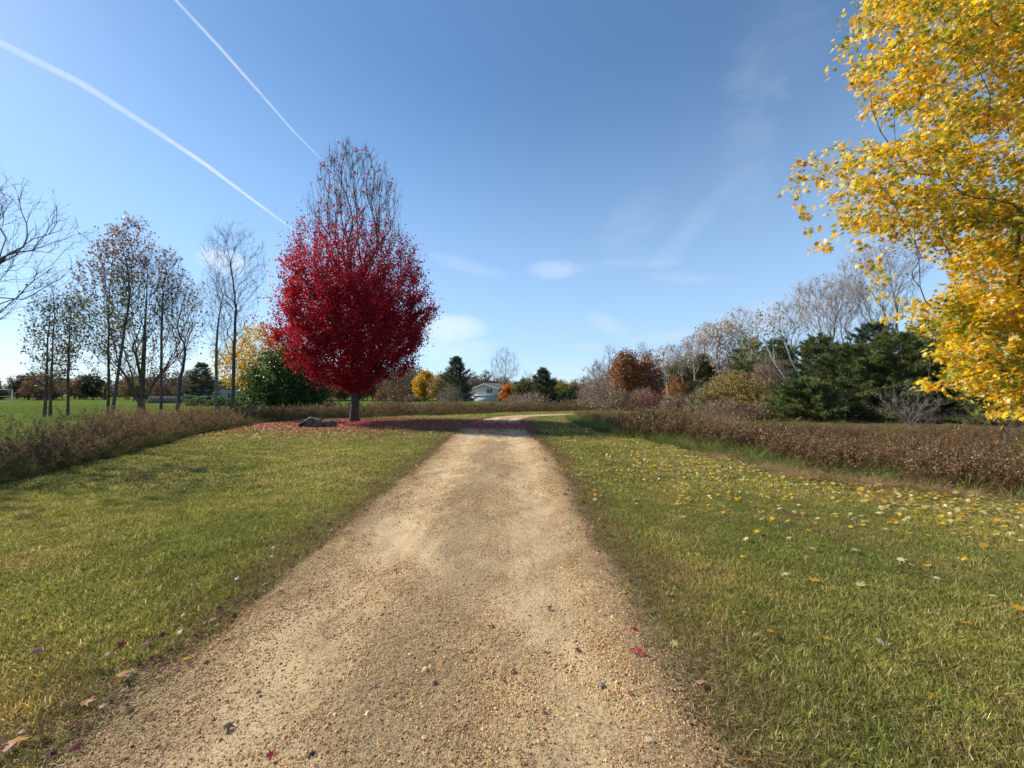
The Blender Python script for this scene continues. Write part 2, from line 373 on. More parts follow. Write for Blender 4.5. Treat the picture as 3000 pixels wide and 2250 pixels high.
def blade_mesh(name, rng, n, R, h, w, pal, pw, lean=.6, bend=.5, mat=None, segs=2, square=False, hmin=.4):
    """n bent grass blades, each a tapering strip"""
    if square: b = rng.uniform(-R, R, (n, 2))
    else: rr = R*np.sqrt(rng.uniform(0, 1, n)); th = rng.uniform(0, 2*PI, n); b = np.stack([rr*np.cos(th), rr*np.sin(th)], 1)
    hh = h*rng.uniform(hmin, 1.1, n); ww = w*rng.uniform(.6, 1.3, n)
    da = rng.uniform(0, 2*PI, n); dirv = np.stack([np.cos(da), np.sin(da)], 1); fa = rng.uniform(0, 2*PI, n); side = np.stack([np.cos(fa), np.sin(fa)], 1)
    ln = rng.uniform(0, lean, n); bd = rng.uniform(0, bend, n)
    V = []; k = segs+1
    for s in range(k):
        t = s/segs; off = dirv*((ln*t + bd*t*t)*hh)[:, None]; z = hh*t*(1-.35*bd*t) ; wd = ww*(1-t)**.6*.5 if s < segs else ww*0.0
        p = b + off
        if s < segs:
            V.append(np.concatenate([p-side*wd[:, None], z[:, None]], 1)); V.append(np.concatenate([p+side*wd[:, None], z[:, None]], 1))
        else: V.append(np.concatenate([p, z[:, None]], 1))
    m = len(V); V = np.stack(V, 1).reshape(-1, 3)   # (n*m,3)
    base = np.arange(n)*m; quads = []; 
    for s in range(segs-1): quads.append(np.stack([base+2*s, base+2*s+1, base+2*s+3, base+2*s+2], 1))
    tri = np.stack([base+2*(segs-1), base+2*(segs-1)+1, base+2*segs], 1)
    pal = np.array(pal); ci = rng.choice(len(pal), n, p=np.array(pw)/sum(pw)); c = pal[ci]*rng.uniform(.7, 1.3, (n, 1))
    c = np.repeat(c, m, 0)
    return np_mesh(name, V, quads+[tri], c, mat)

GP = [(.200,.225,.042),(.280,.285,.060),(.38,.34,.10),(.62,.53,.28),(.22,.16,.08),(.03,.042,.012)]
GW = [27, 25, 16, 12, 8, 18]

def build_lawn():
    rng = np.random.default_rng(11)
    near = [blade_mesh('turf', rng, 250, .12, .032, .0040, GP, GW, .9, .9, M['grass'], 2) for _ in range(5)]
    mid = [blade_mesh('turf', rng, 280, .27, .036, .0080, GP, GW, .9, .9, M['grass'], 2) for _ in range(4)]
    far = [blade_mesh('turf', rng, 200, .75, .05, .020, GP, GW, .8, .8, M['grass'], 1) for _ in range(4)]
    dry = [blade_mesh('turf', rng, 70, .12, .05, .0035, [(.36,.27,.13),(.24,.16,.08),(.12,.085,.045),(.10,.14,.03)], [4, 4, 3, 2], 1.4, 1.2, M['grass_tall'], 2) for _ in range(3)]
    def put(nm, meshes, dens, yr, s, off, lab):
        xy = sample_poly(rng, LAWN, dens, (-40, 40), yr); xy = xy[in_view(xy)]
        pd = path_dist(xy); e = wob(xy, 2.1, 1.)*.14 + wob(xy, 7.0, 4.)*.10 + np.abs(rng.normal(0, .09, len(xy)))
        xy = xy[pd > off + e]
        z = ground_z(xy[:, 0], xy[:, 1]); n = len(xy)
        sc = rng.uniform(.75, 1.3, n)*s; scl = np.stack([sc, sc, sc*(1.1+.20*wob(xy, 1.7, 3.)+.16*wob(xy, 6.3, 5.))*rng.uniform(.75, 1.4, n)], 1)
        scatter(nm, np.stack([xy[:, 0], xy[:, 1], z], 1), rotz(n, rng, .05), scl, rng.integers(0, len(meshes), n), meshes, lab, 'grass')
        print(nm, n)
    put('lawn_grass', near, 115, (.7, 6.5), 1, -.05, 'short mown grass covering the lawn beside the near drive')
    put('lawn_grass', mid, 22, (6.3, 15), 1, -.02, 'short mown grass on both lawns in the middle distance')
    put('lawn_grass', far, 3.2, (14.5, 60), 1, .05, 'short mown grass round the bend of the drive')
    # straw-coloured fringe along the drive
    ys = rng.uniform(.8, 30, 5200); ys = ys**1.0; i = rng.integers(0, len(CL), 19000); 
    d = np.gradient(CL, axis=0); d /= np.linalg.norm(d, axis=1)[:, None]; nrm = np.stack([d[:, 1], -d[:, 0]], 1)
    i = i[(CL[i, 1] > .5) & (CL[i, 1] < 34)]; side = rng.choice([-1, 1], len(i)); p = CL[i] + nrm[i]*((half_width(CL[i, 1]) + rng.normal(.06, .20, len(i)))*side)[:, None] + rng.normal(0, .05, (len(i), 2))
    z = ground_z(p[:, 0], p[:, 1]); n = len(p)
    scatter('verge_grass', np.stack([p[:, 0], p[:, 1], z], 1), rotz(n, rng, .1), rng.uniform(.5, 1.1, n), rng.integers(0, 3, n), dry, 'dry straw coloured grass fringing both edges of the drive', 'grass')
build_lawn()

# ------------------------------------------------------------------ gravel and straw on the drive
def stone_mesh(name, rng, c, sub=2, flat=.6, mat=None, r=1.0, rough=.22):
    import bmesh
    bm = bmesh.new(); bmesh.ops.create_icosphere(bm, subdivisions=sub, radius=r)
    V = np.array([v.co[:] for v in bm.verts]); Ft = np.array([[v.index for v in f.verts] for f in bm.faces]); bm.free()
    k = rng.normal(0, 1, (7, 3)); k /= np.linalg.norm(k, axis=1)[:, None]
    for a in k:   # knock flats into it
        d = V@a; lim = rng.uniform(.55, .85)*r; over = np.clip(d-lim, 0, None); V -= over[:, None]*a*.85
    V *= 1+rng.normal(0, rough*.12, (len(V), 1)); V *= np.array([rng.uniform(.8, 1.3), rng.uniform(.7, 1.0), flat*rng.uniform(.8, 1.2)])
    col = np.tile(np.array(c), (len(V), 1))*rng.uniform(.85, 1.15, (len(V), 1))
    return np_mesh(name, V, [Ft], col, mat)
def stone_mat(name):
    m, q, out = new_mat(name)
    at_ = q.node('ShaderNodeAttribute', attribute_name='Col'); tcn = q.node('ShaderNodeTexCoord'); n = q.noise(tcn.outputs['Object'], 2.5, 5, .7)
    oi = q.node('ShaderNodeObjectInfo')
    c = q.mix(1.0, at_.outputs['Color'], q.mix(n, (.72,.6,.46), (1.65,1.4,1.08)), 'MULTIPLY')
    hs = q.node('ShaderNodeHueSaturation'); q.l.new(c, hs.inputs['Color']); q.l.new(q.math('MULTIPLY_ADD', oi.outputs['Random'], .8, .6), hs.inputs['Value'])
    q.l.new(principled(q, hs.outputs[0], .85, .25, n, .4, .2).outputs[0], out.inputs[0]); return m
M['stone'] = stone_mat('stone')
def build_gravel():
    rng = np.random.default_rng(5)
    cols = [(.60,.43,.24),(.42,.29,.165),(.72,.56,.36),(.27,.18,.105),(.50,.33,.185),(.38,.28,.175)]
    ms = [stone_mesh('pebble', rng, c, 1, .62, M['stone']) for c in cols]
    def band(n, y0, y1, sm, sp, sig):
        y = y0 + (y1-y0)*rng.triangular(0, .12, 1, n); cx = np.interp(y, C_LINE[:12, 1], C_LINE[:12, 0]); hw = half_width(y)
        x = cx + hw*rng.uniform(-1.0, 1.0, n); xy = np.stack([x, y], 1)
        sn = np.abs((x-cx)/hw); keep = rng.uniform(0, 1, n) < np.clip(.58 + .75*wob(xy, 1.6, 9.) + .35*wob(xy, 5., 2.) - .50*np.exp(-((sn-.48)/.13)**2), .04, 1); xy = xy[keep]; y = y[keep]; m = len(xy)
        s = ((xy[:, 0]-np.interp(xy[:, 1], C_LINE[:12, 1], C_LINE[:12, 0]))/half_width(xy[:, 1]))
        r = sm*np.exp(rng.normal(0, sig, m)); r = np.minimum(r, sp)
        z = path_z(s)+ground_z(xy[:, 0], xy[:, 1])+wob(xy, 4., 5.)*.005+r*.12
        return np.stack([xy[:, 0], xy[:, 1], z], 1), r, m
    P, R_, m = band(190000, .9, 6.5, .0036, .014, .46)
    scatter('gravel', P, rng.uniform(0, 2*PI, (m, 3)), R_, rng.choice(6, m, p=[.3,.22,.16,.1,.13,.09]), ms, 'small mixed gravel stones pressed into the near drive', 'gravel'); print('gravel', m)
    P, R_, m = band(60000, 4.5, 20, .0078, .018, .35)
    scatter('gravel', P, rng.uniform(0, 2*PI, (m, 3)), R_, rng.choice(6, m, p=[.3,.22,.16,.1,.13,.09]), ms, 'small gravel stones further up the drive', 'gravel')
    st = []
    for k in range(4):   # dry clippings lying flat
        n = 46; b = rng.uniform(-.14, .14, (n, 2)); a = rng.uniform(0, PI, n); L = rng.uniform(.012, .038, n); dv = np.stack([np.cos(a), np.sin(a)], 1); sv = np.stack([-dv[:, 1], dv[:, 0]], 1)*.0011
        z = rng.uniform(.002, .010, n); V = []
        for t, ww in ((-1, .6), (0, 1.0), (1, .4)):
            c = b+dv*(L*.5*t)[:, None]+sv*(rng.uniform(-4, 4, n)*(t != 0))[:, None]; zz = z+.004*(t == 0)
            V += [np.concatenate([c-sv*ww, zz[:, None]], 1), np.concatenate([c+sv*ww, zz[:, None]], 1)]
        V = np.stack(V, 1).reshape(-1, 3); B = np.arange(n)*6
        Fq = [np.stack([B, B+1, B+3, B+2], 1), np.stack([B+2, B+3, B+5, B+4], 1)]
        pal = np.array([(.50,.39,.22),(.40,.29,.16),(.24,.17,.10),(.30,.28,.12)]); c = np.repeat(pal[rng.choice(4, n, p=[.35,.3,.25,.1])]*rng.uniform(.7, 1.25, (n, 1)), 6, 0)
        st.append(np_mesh('clippings', V, Fq, c, M['leaf_dry']))
    n = 6000; y = .9+11*rng.uniform(0, 1, n)**1.5; cx = np.interp(y, C_LINE[:12, 1], C_LINE[:12, 0]); s = rng.uniform(-1.12, 1.12, n); x = cx+half_width(y)*s; xy = np.stack([x, y], 1)
    keep = rng.uniform(0, 1, n) < np.clip(.30+.75*(np.abs(s) > .75)+.35*(np.abs(s) < .25)+.6*wob(xy, 1.3, 6.), .03, 1); xy = xy[keep]; s = s[keep]; m = len(xy)
    z = np.maximum(path_z(s), 0)+ground_z(xy[:, 0], xy[:, 1])+.004
    scatter('grass_clippings', np.stack([xy[:, 0], xy[:, 1], z], 1), rotz(m, rng), rng.uniform(.7, 1.3, m), rng.integers(0, 4, m), st, 'dry straw coloured grass clippings strewn over the drive', 'grass clippings')
build_gravel()

# ------------------------------------------------------------------ leaves
def maple_leaf(lobes=5, fold=.18, curl=.25, deep=.42):
    """unit maple leaf in the XY plane, stem at the origin, tip towards +Y"""
    tips = [(-2.25, .50), (-1.15, .82), (0, 1.0), (1.15, .82), (2.25, .50)] if lobes == 5 else [(-1.2, .8), (0, 1.0), (1.2, .8)]
    cx, cy = 0, .34; out = [(0, 0)]
    ring = []
    for k, (a, r) in enumerate(tips):
        ring.append((a*.62, r*.66, 1))
        if k < len(tips)-1: ring.append(((a+tips[k+1][0])*.5*.62, deep*.52, 0))
    for a, r, _ in ring: out.append((cx+math.sin(a*1.25)*r, cy+math.cos(a*1.25)*r))
    V = [(cx, cy, 0)]+[(x, y, 0) for x, y in out]
    V = np.array(V); V[:, 2] = -fold*np.abs(V[:, 0])-curl*(V[:, 1]-.3)**2*.6
    n = len(out); Ft = [(0, 1+i, 1+(i+1) % n) for i in range(n)]
    return V-np.array([0, 0, 0]), np.array(Ft)
LEAF5 = maple_leaf(5); LEAF3 = maple_leaf(3, .25, .35)
LEAF2 = (np.array([(0,0,0),(-.36,.5,-.12),(0,1,-.05),(.36,.5,-.12)]), np.array([(0,1,2),(0,2,3)]))
def rand_rot(rng, n, droop=None, spread=1.0):
    yaw = rng.uniform(0, 2*PI, n)
    pit = rng.uniform(-PI, PI, n) if droop is None else rng.normal(droop, .5*spread, n)
    rol = rng.uniform(-PI, PI, n) if droop is None else rng.normal(0, .7*spread, n)
    cy, sy, cp, sp, cr, sr = np.cos(yaw), np.sin(yaw), np.cos(pit), np.sin(pit), np.cos(rol), np.sin(rol)
    Z0, O = np.zeros(n), np.ones(n)
    Rz = np.stack([cy,-sy,Z0, sy,cy,Z0, Z0,Z0,O], 1).reshape(n,3,3); Rx = np.stack([O,Z0,Z0, Z0,cp,-sp, Z0,sp,cp], 1).reshape(n,3,3)
    Ry = np.stack([cr,Z0,sr, Z0,O,Z0, -sr,Z0,cr], 1).reshape(n,3,3)
    return Rz@Rx@Ry
def leaf_cloud(name, rng, pos, size, tpl, pal, pw, mat, droop=None, spread=1.0, colfn=None, R=None):
    n = len(pos); TV, TF = tpl; m = len(TV)
    if R is None: R = rand_rot(rng, n, droop, spread)
    V = np.einsum('nij,kj->nki', R, TV)*np.asarray(size).reshape(-1, 1, 1) + pos[:, None, :]
    Fc = (np.arange(n)[:, None, None]*m + TF[None]).reshape(-1, TF.shape[1])
    if colfn is not None: c = colfn(pos)
    else:
        pal = np.array(pal); c = pal[rng.choice(len(pal), n, p=np.array(pw)/sum(pw))]*rng.uniform(.72, 1.28, (n, 1))
    return np_mesh(name, V.reshape(-1, 3), [Fc], np.repeat(c, m, 0), mat)

# ------------------------------------------------------------------ tree skeletons
class Skel: pass
def unit(a): return a/np.maximum(np.linalg.norm(a, axis=-1, keepdims=True), 1e-9)
def skeleton(rng, trunk, targets, rbase, rtip=.006, bf=.45, rise=.25, upw=.8, step=.55, curve=.4, jit=.05, first=0, upmix=.25, sag=0.0):
    cap = len(trunk)+len(targets)*14+10
    P = np.zeros((cap, 3)); par = np.full(cap, -1); pl = np.zeros(cap); D = np.zeros((cap, 3)); n = len(trunk)
    P[:n] = trunk; par[1:n] = np.arange(n-1); pl[1:n] = np.cumsum(np.linalg.norm(np.diff(trunk, axis=0), axis=1)); D[1:n] = unit(np.diff(trunk, axis=0)); D[0] = (0, 0, 1)
    ntr = n
    for T in targets:
        d = T-P[:n]; ds = np.linalg.norm(d, axis=1)+1e-6; u = d/ds[:, None]
        ri = rise(T) if callable(rise) else rise
        cost = ds + bf*pl[:n] + upw*ds*np.clip(ri-u[:, 2], 0, None) + .9*ds*np.clip(.55-(u*D[:n]).sum(1), 0, None)
        th_ = T[:2]/max(np.hypot(T[0]-trunk[0][0], T[1]-trunk[0][1]), .2); cost += 1.4*ds*np.clip(-(u[:, 0]*th_[0]+u[:, 1]*th_[1]), 0, None)*(ds > .5)
        if first: cost[:first] = 1e9
        i = int(np.argmin(cost)); L = ds[i]
        if L < .04: continue
        k = int(min(13, max(2, round(L/step)+1)))
        p0 = P[i]; c1 = p0+(D[i]*(1-upmix)+np.array([0, 0, upmix]))*L*curve
        ts = np.linspace(0, 1, k+1)[1:, None]
        pts = (1-ts)**2*p0+2*ts*(1-ts)*c1+ts**2*T
        pts[:-1] += rng.normal(0, jit*min(L, 1.6)*.32, (k-1, 3))
        if sag: pts[:, 2] -= sag*L*(ts[:, 0]*(1-ts[:, 0]))
        P[n:n+k] = pts; par[n] = i; par[n+1:n+k] = np.arange(n, n+k-1)
        sg = np.diff(np.vstack([p0, pts]), axis=0); pl[n:n+k] = pl[i]+np.cumsum(np.linalg.norm(sg, axis=1)); D[n:n+k] = unit(sg)
        n += k
    s = Skel(); s.P, s.par, s.D, s.pl, s.ntr = P[:n], par[:n], D[:n], pl[:n], ntr
    kids = [[] for _ in range(n)]; tips = np.zeros(n)
    for j in range(n-1, 0, -1):
        if not kids[j]: tips[j] = 1
        tips[par[j]] += tips[j]; kids[par[j]].append(j)
    tips[0] = max(tips[0], 1); s.tips = tips; s.kids = kids
    p = math.log(max(tips[0], 2))/math.log(rbase/rtip); s.r = rtip*tips**(1/p)*(1-.42*pl[:n]/pl[:n].max())
    # slender towards each tip within its last run
    s.chains = []
    stack = [(0, None)]
    while stack:
        st, pa = stack.pop(); ch = [] if pa is None else [pa]; rr = [] if pa is None else [s.r[st]]
        j = st
        while True:
            ch.append(j); rr.append(s.r[j]); kk = kids[j]
            if not kk: break
            m = max(kk, key=lambda q_: tips[q_])
            for q_ in kk:
                if q_ != m: stack.append((q_, j))
            j = m
        rr = np.array(rr); 
        if len(rr) > 1: rr[-1] *= .5
        s.chains.append((np.array(ch), rr))
    return s
def tubes(chains, P, flare=0.0):
    """returns V, quads for a list of (indices, radii)"""
    Vs, Qs, off = [], [], 0
    for ch, rr in chains:
        if len(ch) < 2: continue
        p = P[ch]; r = rr.copy(); rm = r.max(); ns = 9 if rm > .12 else 6 if rm > .05 else 4 if rm > .02 else 3
        if flare and ch[0] == 0:
            h = p[:, 2]-p[0, 2]; r = r*(1+flare*np.exp(-h/.35))
        t = unit(np.gradient(p, axis=0)); a = np.abs(t).sum(0); ref = np.eye(3)[int(np.argmin(a))]
        s1 = unit(np.cross(t, ref)); s2 = np.cross(t, s1)
        th = np.arange(ns)*2*PI/ns
        ring = p[:, None]+(s1[:, None]*np.cos(th)[None, :, None]+s2[:, None]*np.sin(th)[None, :, None])*r[:, None, None]
        m = len(p); i = off+np.arange(m*ns).reshape(m, ns); j = np.roll(i, -1, 1)
        Qs.append(np.stack([i[:-1].ravel(), j[:-1].ravel(), j[1:].ravel(), i[1:].ravel()], 1)); Vs.append(ring.reshape(-1, 3)); off += m*ns
    return (np.concatenate(Vs), np.concatenate(Qs)) if Vs else (np.zeros((0, 3)), np.zeros((0, 4), int))
def twigs(rng, s, per=2, L=(.25, .7), r=.005, up=.35, maxtips=3, spread=.75):
    """short spikes on the thinnest nodes"""
    idx = np.where(s.tips <= maxtips)[0]; idx = idx[idx >= s.ntr]; idx = np.repeat(idx, per); n = len(idx)
    if not n: return None
    d = unit(s.D[idx]+rng.normal(0, spread, (n, 3))*1.0+np.array([0, 0, up])); ln = rng.uniform(*L, n)
    b = s.P[idx]-s.D[idx]*rng.uniform(0, .3, n)[:, None]; ref = rng.normal(0, 1, (n, 3)); s1 = unit(np.cross(d, ref)); s2 = np.cross(d, s1)
    V = np.stack([b+s1*r, b-s1*r*.5+s2*r*.87, b-s1*r*.5-s2*r*.87, b+d*ln[:, None]], 1); k = np.arange(n)*4
    Ft = np.concatenate([np.stack([k, k+1, k+3], 1), np.stack([k+1, k+2, k+3], 1), np.stack([k+2, k, k+3], 1)])
    return V.reshape(-1, 3), Ft, b+d*ln[:, None]*.8
def tree_object(name, label, cat, loc, s, bark, rng, twig=None, leaves=None, group=None, rz=0.0, flare=.35, trunk_min=.5):
    """Empty > trunk(s), branches, foliage"""
    root = empty(name, loc, rz); tag(root, label, cat, group)
    rb = s.r[0]; big = [c for c in s.chains if (0 in c[0]) or (c[1].max() > trunk_min*rb and s.P[c[0][0]][2] < 1.5)]
    ids = {id(c) for c in big}; rest = [c for c in s.chains if id(c) not in ids]
    for c in big:
        V, Q = tubes([c], s.P, flare); link('trunk', np_mesh('trunk', V, [Q], mat=bark, smooth=True), root)
    V, Q = tubes(rest, s.P); fl = [Q]; tw = None
    if twig is not None:
        tw = twigs(rng, s, **twig)
        if tw: fl.append(tw[1]+len(V)); V = np.concatenate([V, tw[0]])
    if len(V): link('branches', np_mesh('branches', V, fl, mat=bark, smooth=True), root)
    if leaves:
        idx = np.where(s.tips <= leaves.get('maxtips', 4))[0]; idx = idx[idx >= s.ntr]
        if leaves.get('mask') is not None: idx = idx[leaves['mask'](s.P[idx], rng)]
        n = leaves['n']; ii = rng.choice(idx, n); pos = s.P[ii]+rng.normal(0, leaves.get('jit', .16), (n, 3))
        lo, hi = leaves['size']; sz = rng.uniform(lo, hi, n)
        me = leaf_cloud('foliage', rng, pos, sz, leaves.get('tpl', LEAF2), leaves.get('pal'), leaves.get('pw'), leaves.get('mat', M['leaf']), leaves.get('droop'), leaves.get('spread', 1.0), leaves.get('colfn'))
        f = link('foliage', me, root); f['kind'] = 'stuff'
        root['_n'] = n; del root['_n']
    return root
def env(rng, n, z0, z1, R, shape='oval', cx=0, cy=0, lean=(0, 0), bias=.5):
    t = rng.uniform(0, 1, n*3)
    if shape == 'oval': f = np.sin(PI*np.clip(t, .02, .98)**.85)**.6
    elif shape == 'vase': f = (t**.75)*np.sqrt(np.clip(1-((t-.62)/.42)**2*(t > .62), .02, 1))*1.0
    elif shape == 'column': f = np.sin(PI*np.clip(t, .03, .97))**.35
    elif shape == 'cone': f = (1-t)**.8*np.clip(t*7, .3, 1)
    elif shape == 'dome': f = np.sqrt(np.clip(1-t**2.2, 0, 1))
    acc = rng.uniform(0, 1, n*3) < np.clip(f, .12, 1)**1.3; t, f = t[acc][:n], f[acc][:n]; n = len(t)
    th = rng.uniform(0, 2*PI, n); r = R*f*rng.uniform(0, 1, n)**bias; z = z0+(z1-z0)*t
    return np.stack([cx+r*np.cos(th)+lean[0]*(z-z0), cy+r*np.sin(th)+lean[1]*(z-z0), z], 1)
def order(rng, T, k=12, far=True):
    """a few widely spaced limb ends first, then the rest at random"""
    T = T[rng.permutation(len(T))]
    if len(T) <= k: return T
    d = np.linalg.norm(T-T.mean(0), axis=1) if far else rng.uniform(0, 1, len(T)); o = np.argsort(-d*rng.uniform(.5, 1, len(T))); sel = o[:k]; m = np.ones(len(T), bool); m[sel] = False
    return np.concatenate([T[sel], T[m]])
def straight_trunk(rng, h, n=8, wobble=.03, lean=(0, 0)):
    z = np.linspace(0, h, n); w = np.cumsum(rng.normal(0, wobble, (n, 2)), 0); w -= w[0]
    return np.stack([w[:, 0]+lean[0]*z, w[:, 1]+lean[1]*z, z], 1)

# ------------------------------------------------------------------ the red maple
RM = ground_at(1038, 1236); RM.z = 0.0
def build_red_maple():
    rng = np.random.default_rng(21); H = 17.4
    zs = np.array([1.9, 2.3, 3.2, 4.9, 7, 9, 11, 13.2, 15.3, 16.6, 17.4]); rs = np.array([.3, 1.2, 3.1, 4.45, 4.55, 4.05, 3.4, 2.95, 2.5, 1.7, .7])
    n = 2300; z = rng.uniform(1.9, 17.3, n*3); R = np.interp(z, zs, rs); acc = rng.uniform(0, 5, n*3) < R+.4; z, R = z[acc][:n], R[acc][:n]; n = len(z)
    th = rng.uniform(0, 2*PI, n); lump = 1+.10*np.sin(3*th+z*.8)+.08*np.sin(5*th-z*1.7); r = R*lump*rng.uniform(0, 1, n)**.42
    T = np.stack([r*np.cos(th), r*np.sin(th), z], 1)
    trunk = straight_trunk(rng, 7.0, 16, .012)
    ext = T[T[:, 2] > 10.5]; ext = ext[rng.permutation(len(ext))][:420]*np.array([.9, .9, 1]); T = np.concatenate([T, ext])
    top = T[(T[:, 2] > 12.5)]; T = np.concatenate([order(rng, top, 34)[:46], order(rng, T, 60)])
    s = skeleton(rng, trunk, T, .25, .0085, .55, lambda t: float(np.interp(t[2], [2, 3.5, 6, 9, 11.5, 17], [.1, .38, .55, .75, .93, .97])), 3.0, .8, .38, .016, first=4, upmix=.45)
    pal_in = np.array([(.36,.009,.024),(.48,.014,.032),(.20,.005,.016),(.60,.028,.045),(.34,.014,.045)])
    def colfn(p):
        c = pal_in[rng.integers(0, 5, len(p))]*rng.uniform(.7, 1.3, (len(p), 1)); hi = np.clip((p[:, 2]-11)/3, 0, 1)[:, None]; return c*(1-hi)+np.array([.24,.035,.02])*hi*rng.uniform(.5, 1.3, (len(p), 1))
    def mask(p, rg):
        q = np.interp(p[:, 2], [0, 8.6, 10.3, 12, 13.5, 17], [1, 1, .50, .12, .045, .06]); nz = .5+.5*np.sin(p[:, 0]*1.7+p[:, 2]*1.1)*np.sin(p[:, 1]*1.9-p[:, 2]*.7)
        return rg.uniform(0, 1, len(p)) < q*(np.where(p[:, 2] > 9.5, .5+nz, 1.0))
    root = tree_object('red_maple_tree', 'crimson maple with bare upper twigs standing in its own fallen leaves', 'tree', RM, s, M['bark_maple'], rng,
        twig=dict(per=2, L=(.25, .6), r=.0065, up=.8, maxtips=2, spread=.5),
        leaves=dict(n=1, size=(.1, .1), mask=mask, colfn=colfn, mat=M['leaf_red']))
    # foliage again, in three steps, so that its density follows the crown
    old = [c for c in root.children if c.name.startswith('foliage')][0]; bpy.data.objects.remove(old)
    idx = np.where(s.tips <= 5)[0]; idx = idx[idx >= s.ntr]; low = idx[s.P[idx][:, 2] < 12.8]
    w = np.interp(s.P[low][:, 2], [0, 6.8, 8.8, 10.6, 12.6], [1, 1, .55, .12, .015]); w *= np.clip(1+.5*wob(s.P[low][:, :2]*1.0+s.P[low][:, 2:]*.7, 1.3, 3.), .3, 1.6); w /= w.sum()
    ii = rng.choice(low, 118000, p=w); pos = s.P[ii]+s.D[ii]*rng.uniform(-.35, .45, (len(ii), 1))+rng.normal(0, 1, (len(ii), 3))*rng.choice([.09, .17, .30], (len(ii), 1), p=[.4, .38, .22]); pos = pos[pos[:, 2] > 1.75]
    hi = idx[s.P[idx][:, 2] >= 9.8]; tipn = hi[s.tips[hi] == 1]; w2 = np.interp(s.P[tipn][:, 2], [9.8, 12, 14, 17.5], [1.0, .42, .25, .45])
    cl = tipn[rng.uniform(0, 1, len(tipn)) < w2*.13]; pos2 = np.repeat(s.P[cl], 4, 0)+rng.normal(0, .10, (len(cl)*4, 3)); pos2 = pos2[rng.uniform(0, 1, len(pos2)) < .8]
    a = np.concatenate([pos, pos2]); sz = np.concatenate([rng.uniform(.075, .15, len(pos)), rng.uniform(.10, .19, len(pos2))])
    f = link('foliage', leaf_cloud('foliage', rng, a, sz, LEAF2, None, None, M['leaf_red'], .3, 1.5, colfn), root); f['kind'] = 'stuff'
    # 300 leaves one can pick out against the sky
    big = rng.choice(tipn, 150, replace=False, p=(lambda q_: q_/q_.sum())(np.interp(s.P[tipn][:, 2], [9.8, 11, 13, 17.5], [1, 1, .45, .5])))
    pal = [(.30,.03,.018),(.42,.02,.03),(.20,.03,.015),(.36,.07,.02)]
    meshes = []
    for c in pal:
        V, Ft = LEAF5; meshes.append(np_mesh('leaf', V, [Ft], np.tile(np.array(c), (len(V), 1)), M['leaf_red']))
    for k, j in enumerate(np.repeat(big, 2)):
        o = link('leaf', meshes[rng.integers(0, 4)], root, s.P[j]+rng.normal(0, .05, 3)); o.rotation_euler = rng.uniform(0, 2*PI, 3); o.scale = (rng.uniform(.16, .25),)*3
build_red_maple()
print('red maple', time.time()-T_START)

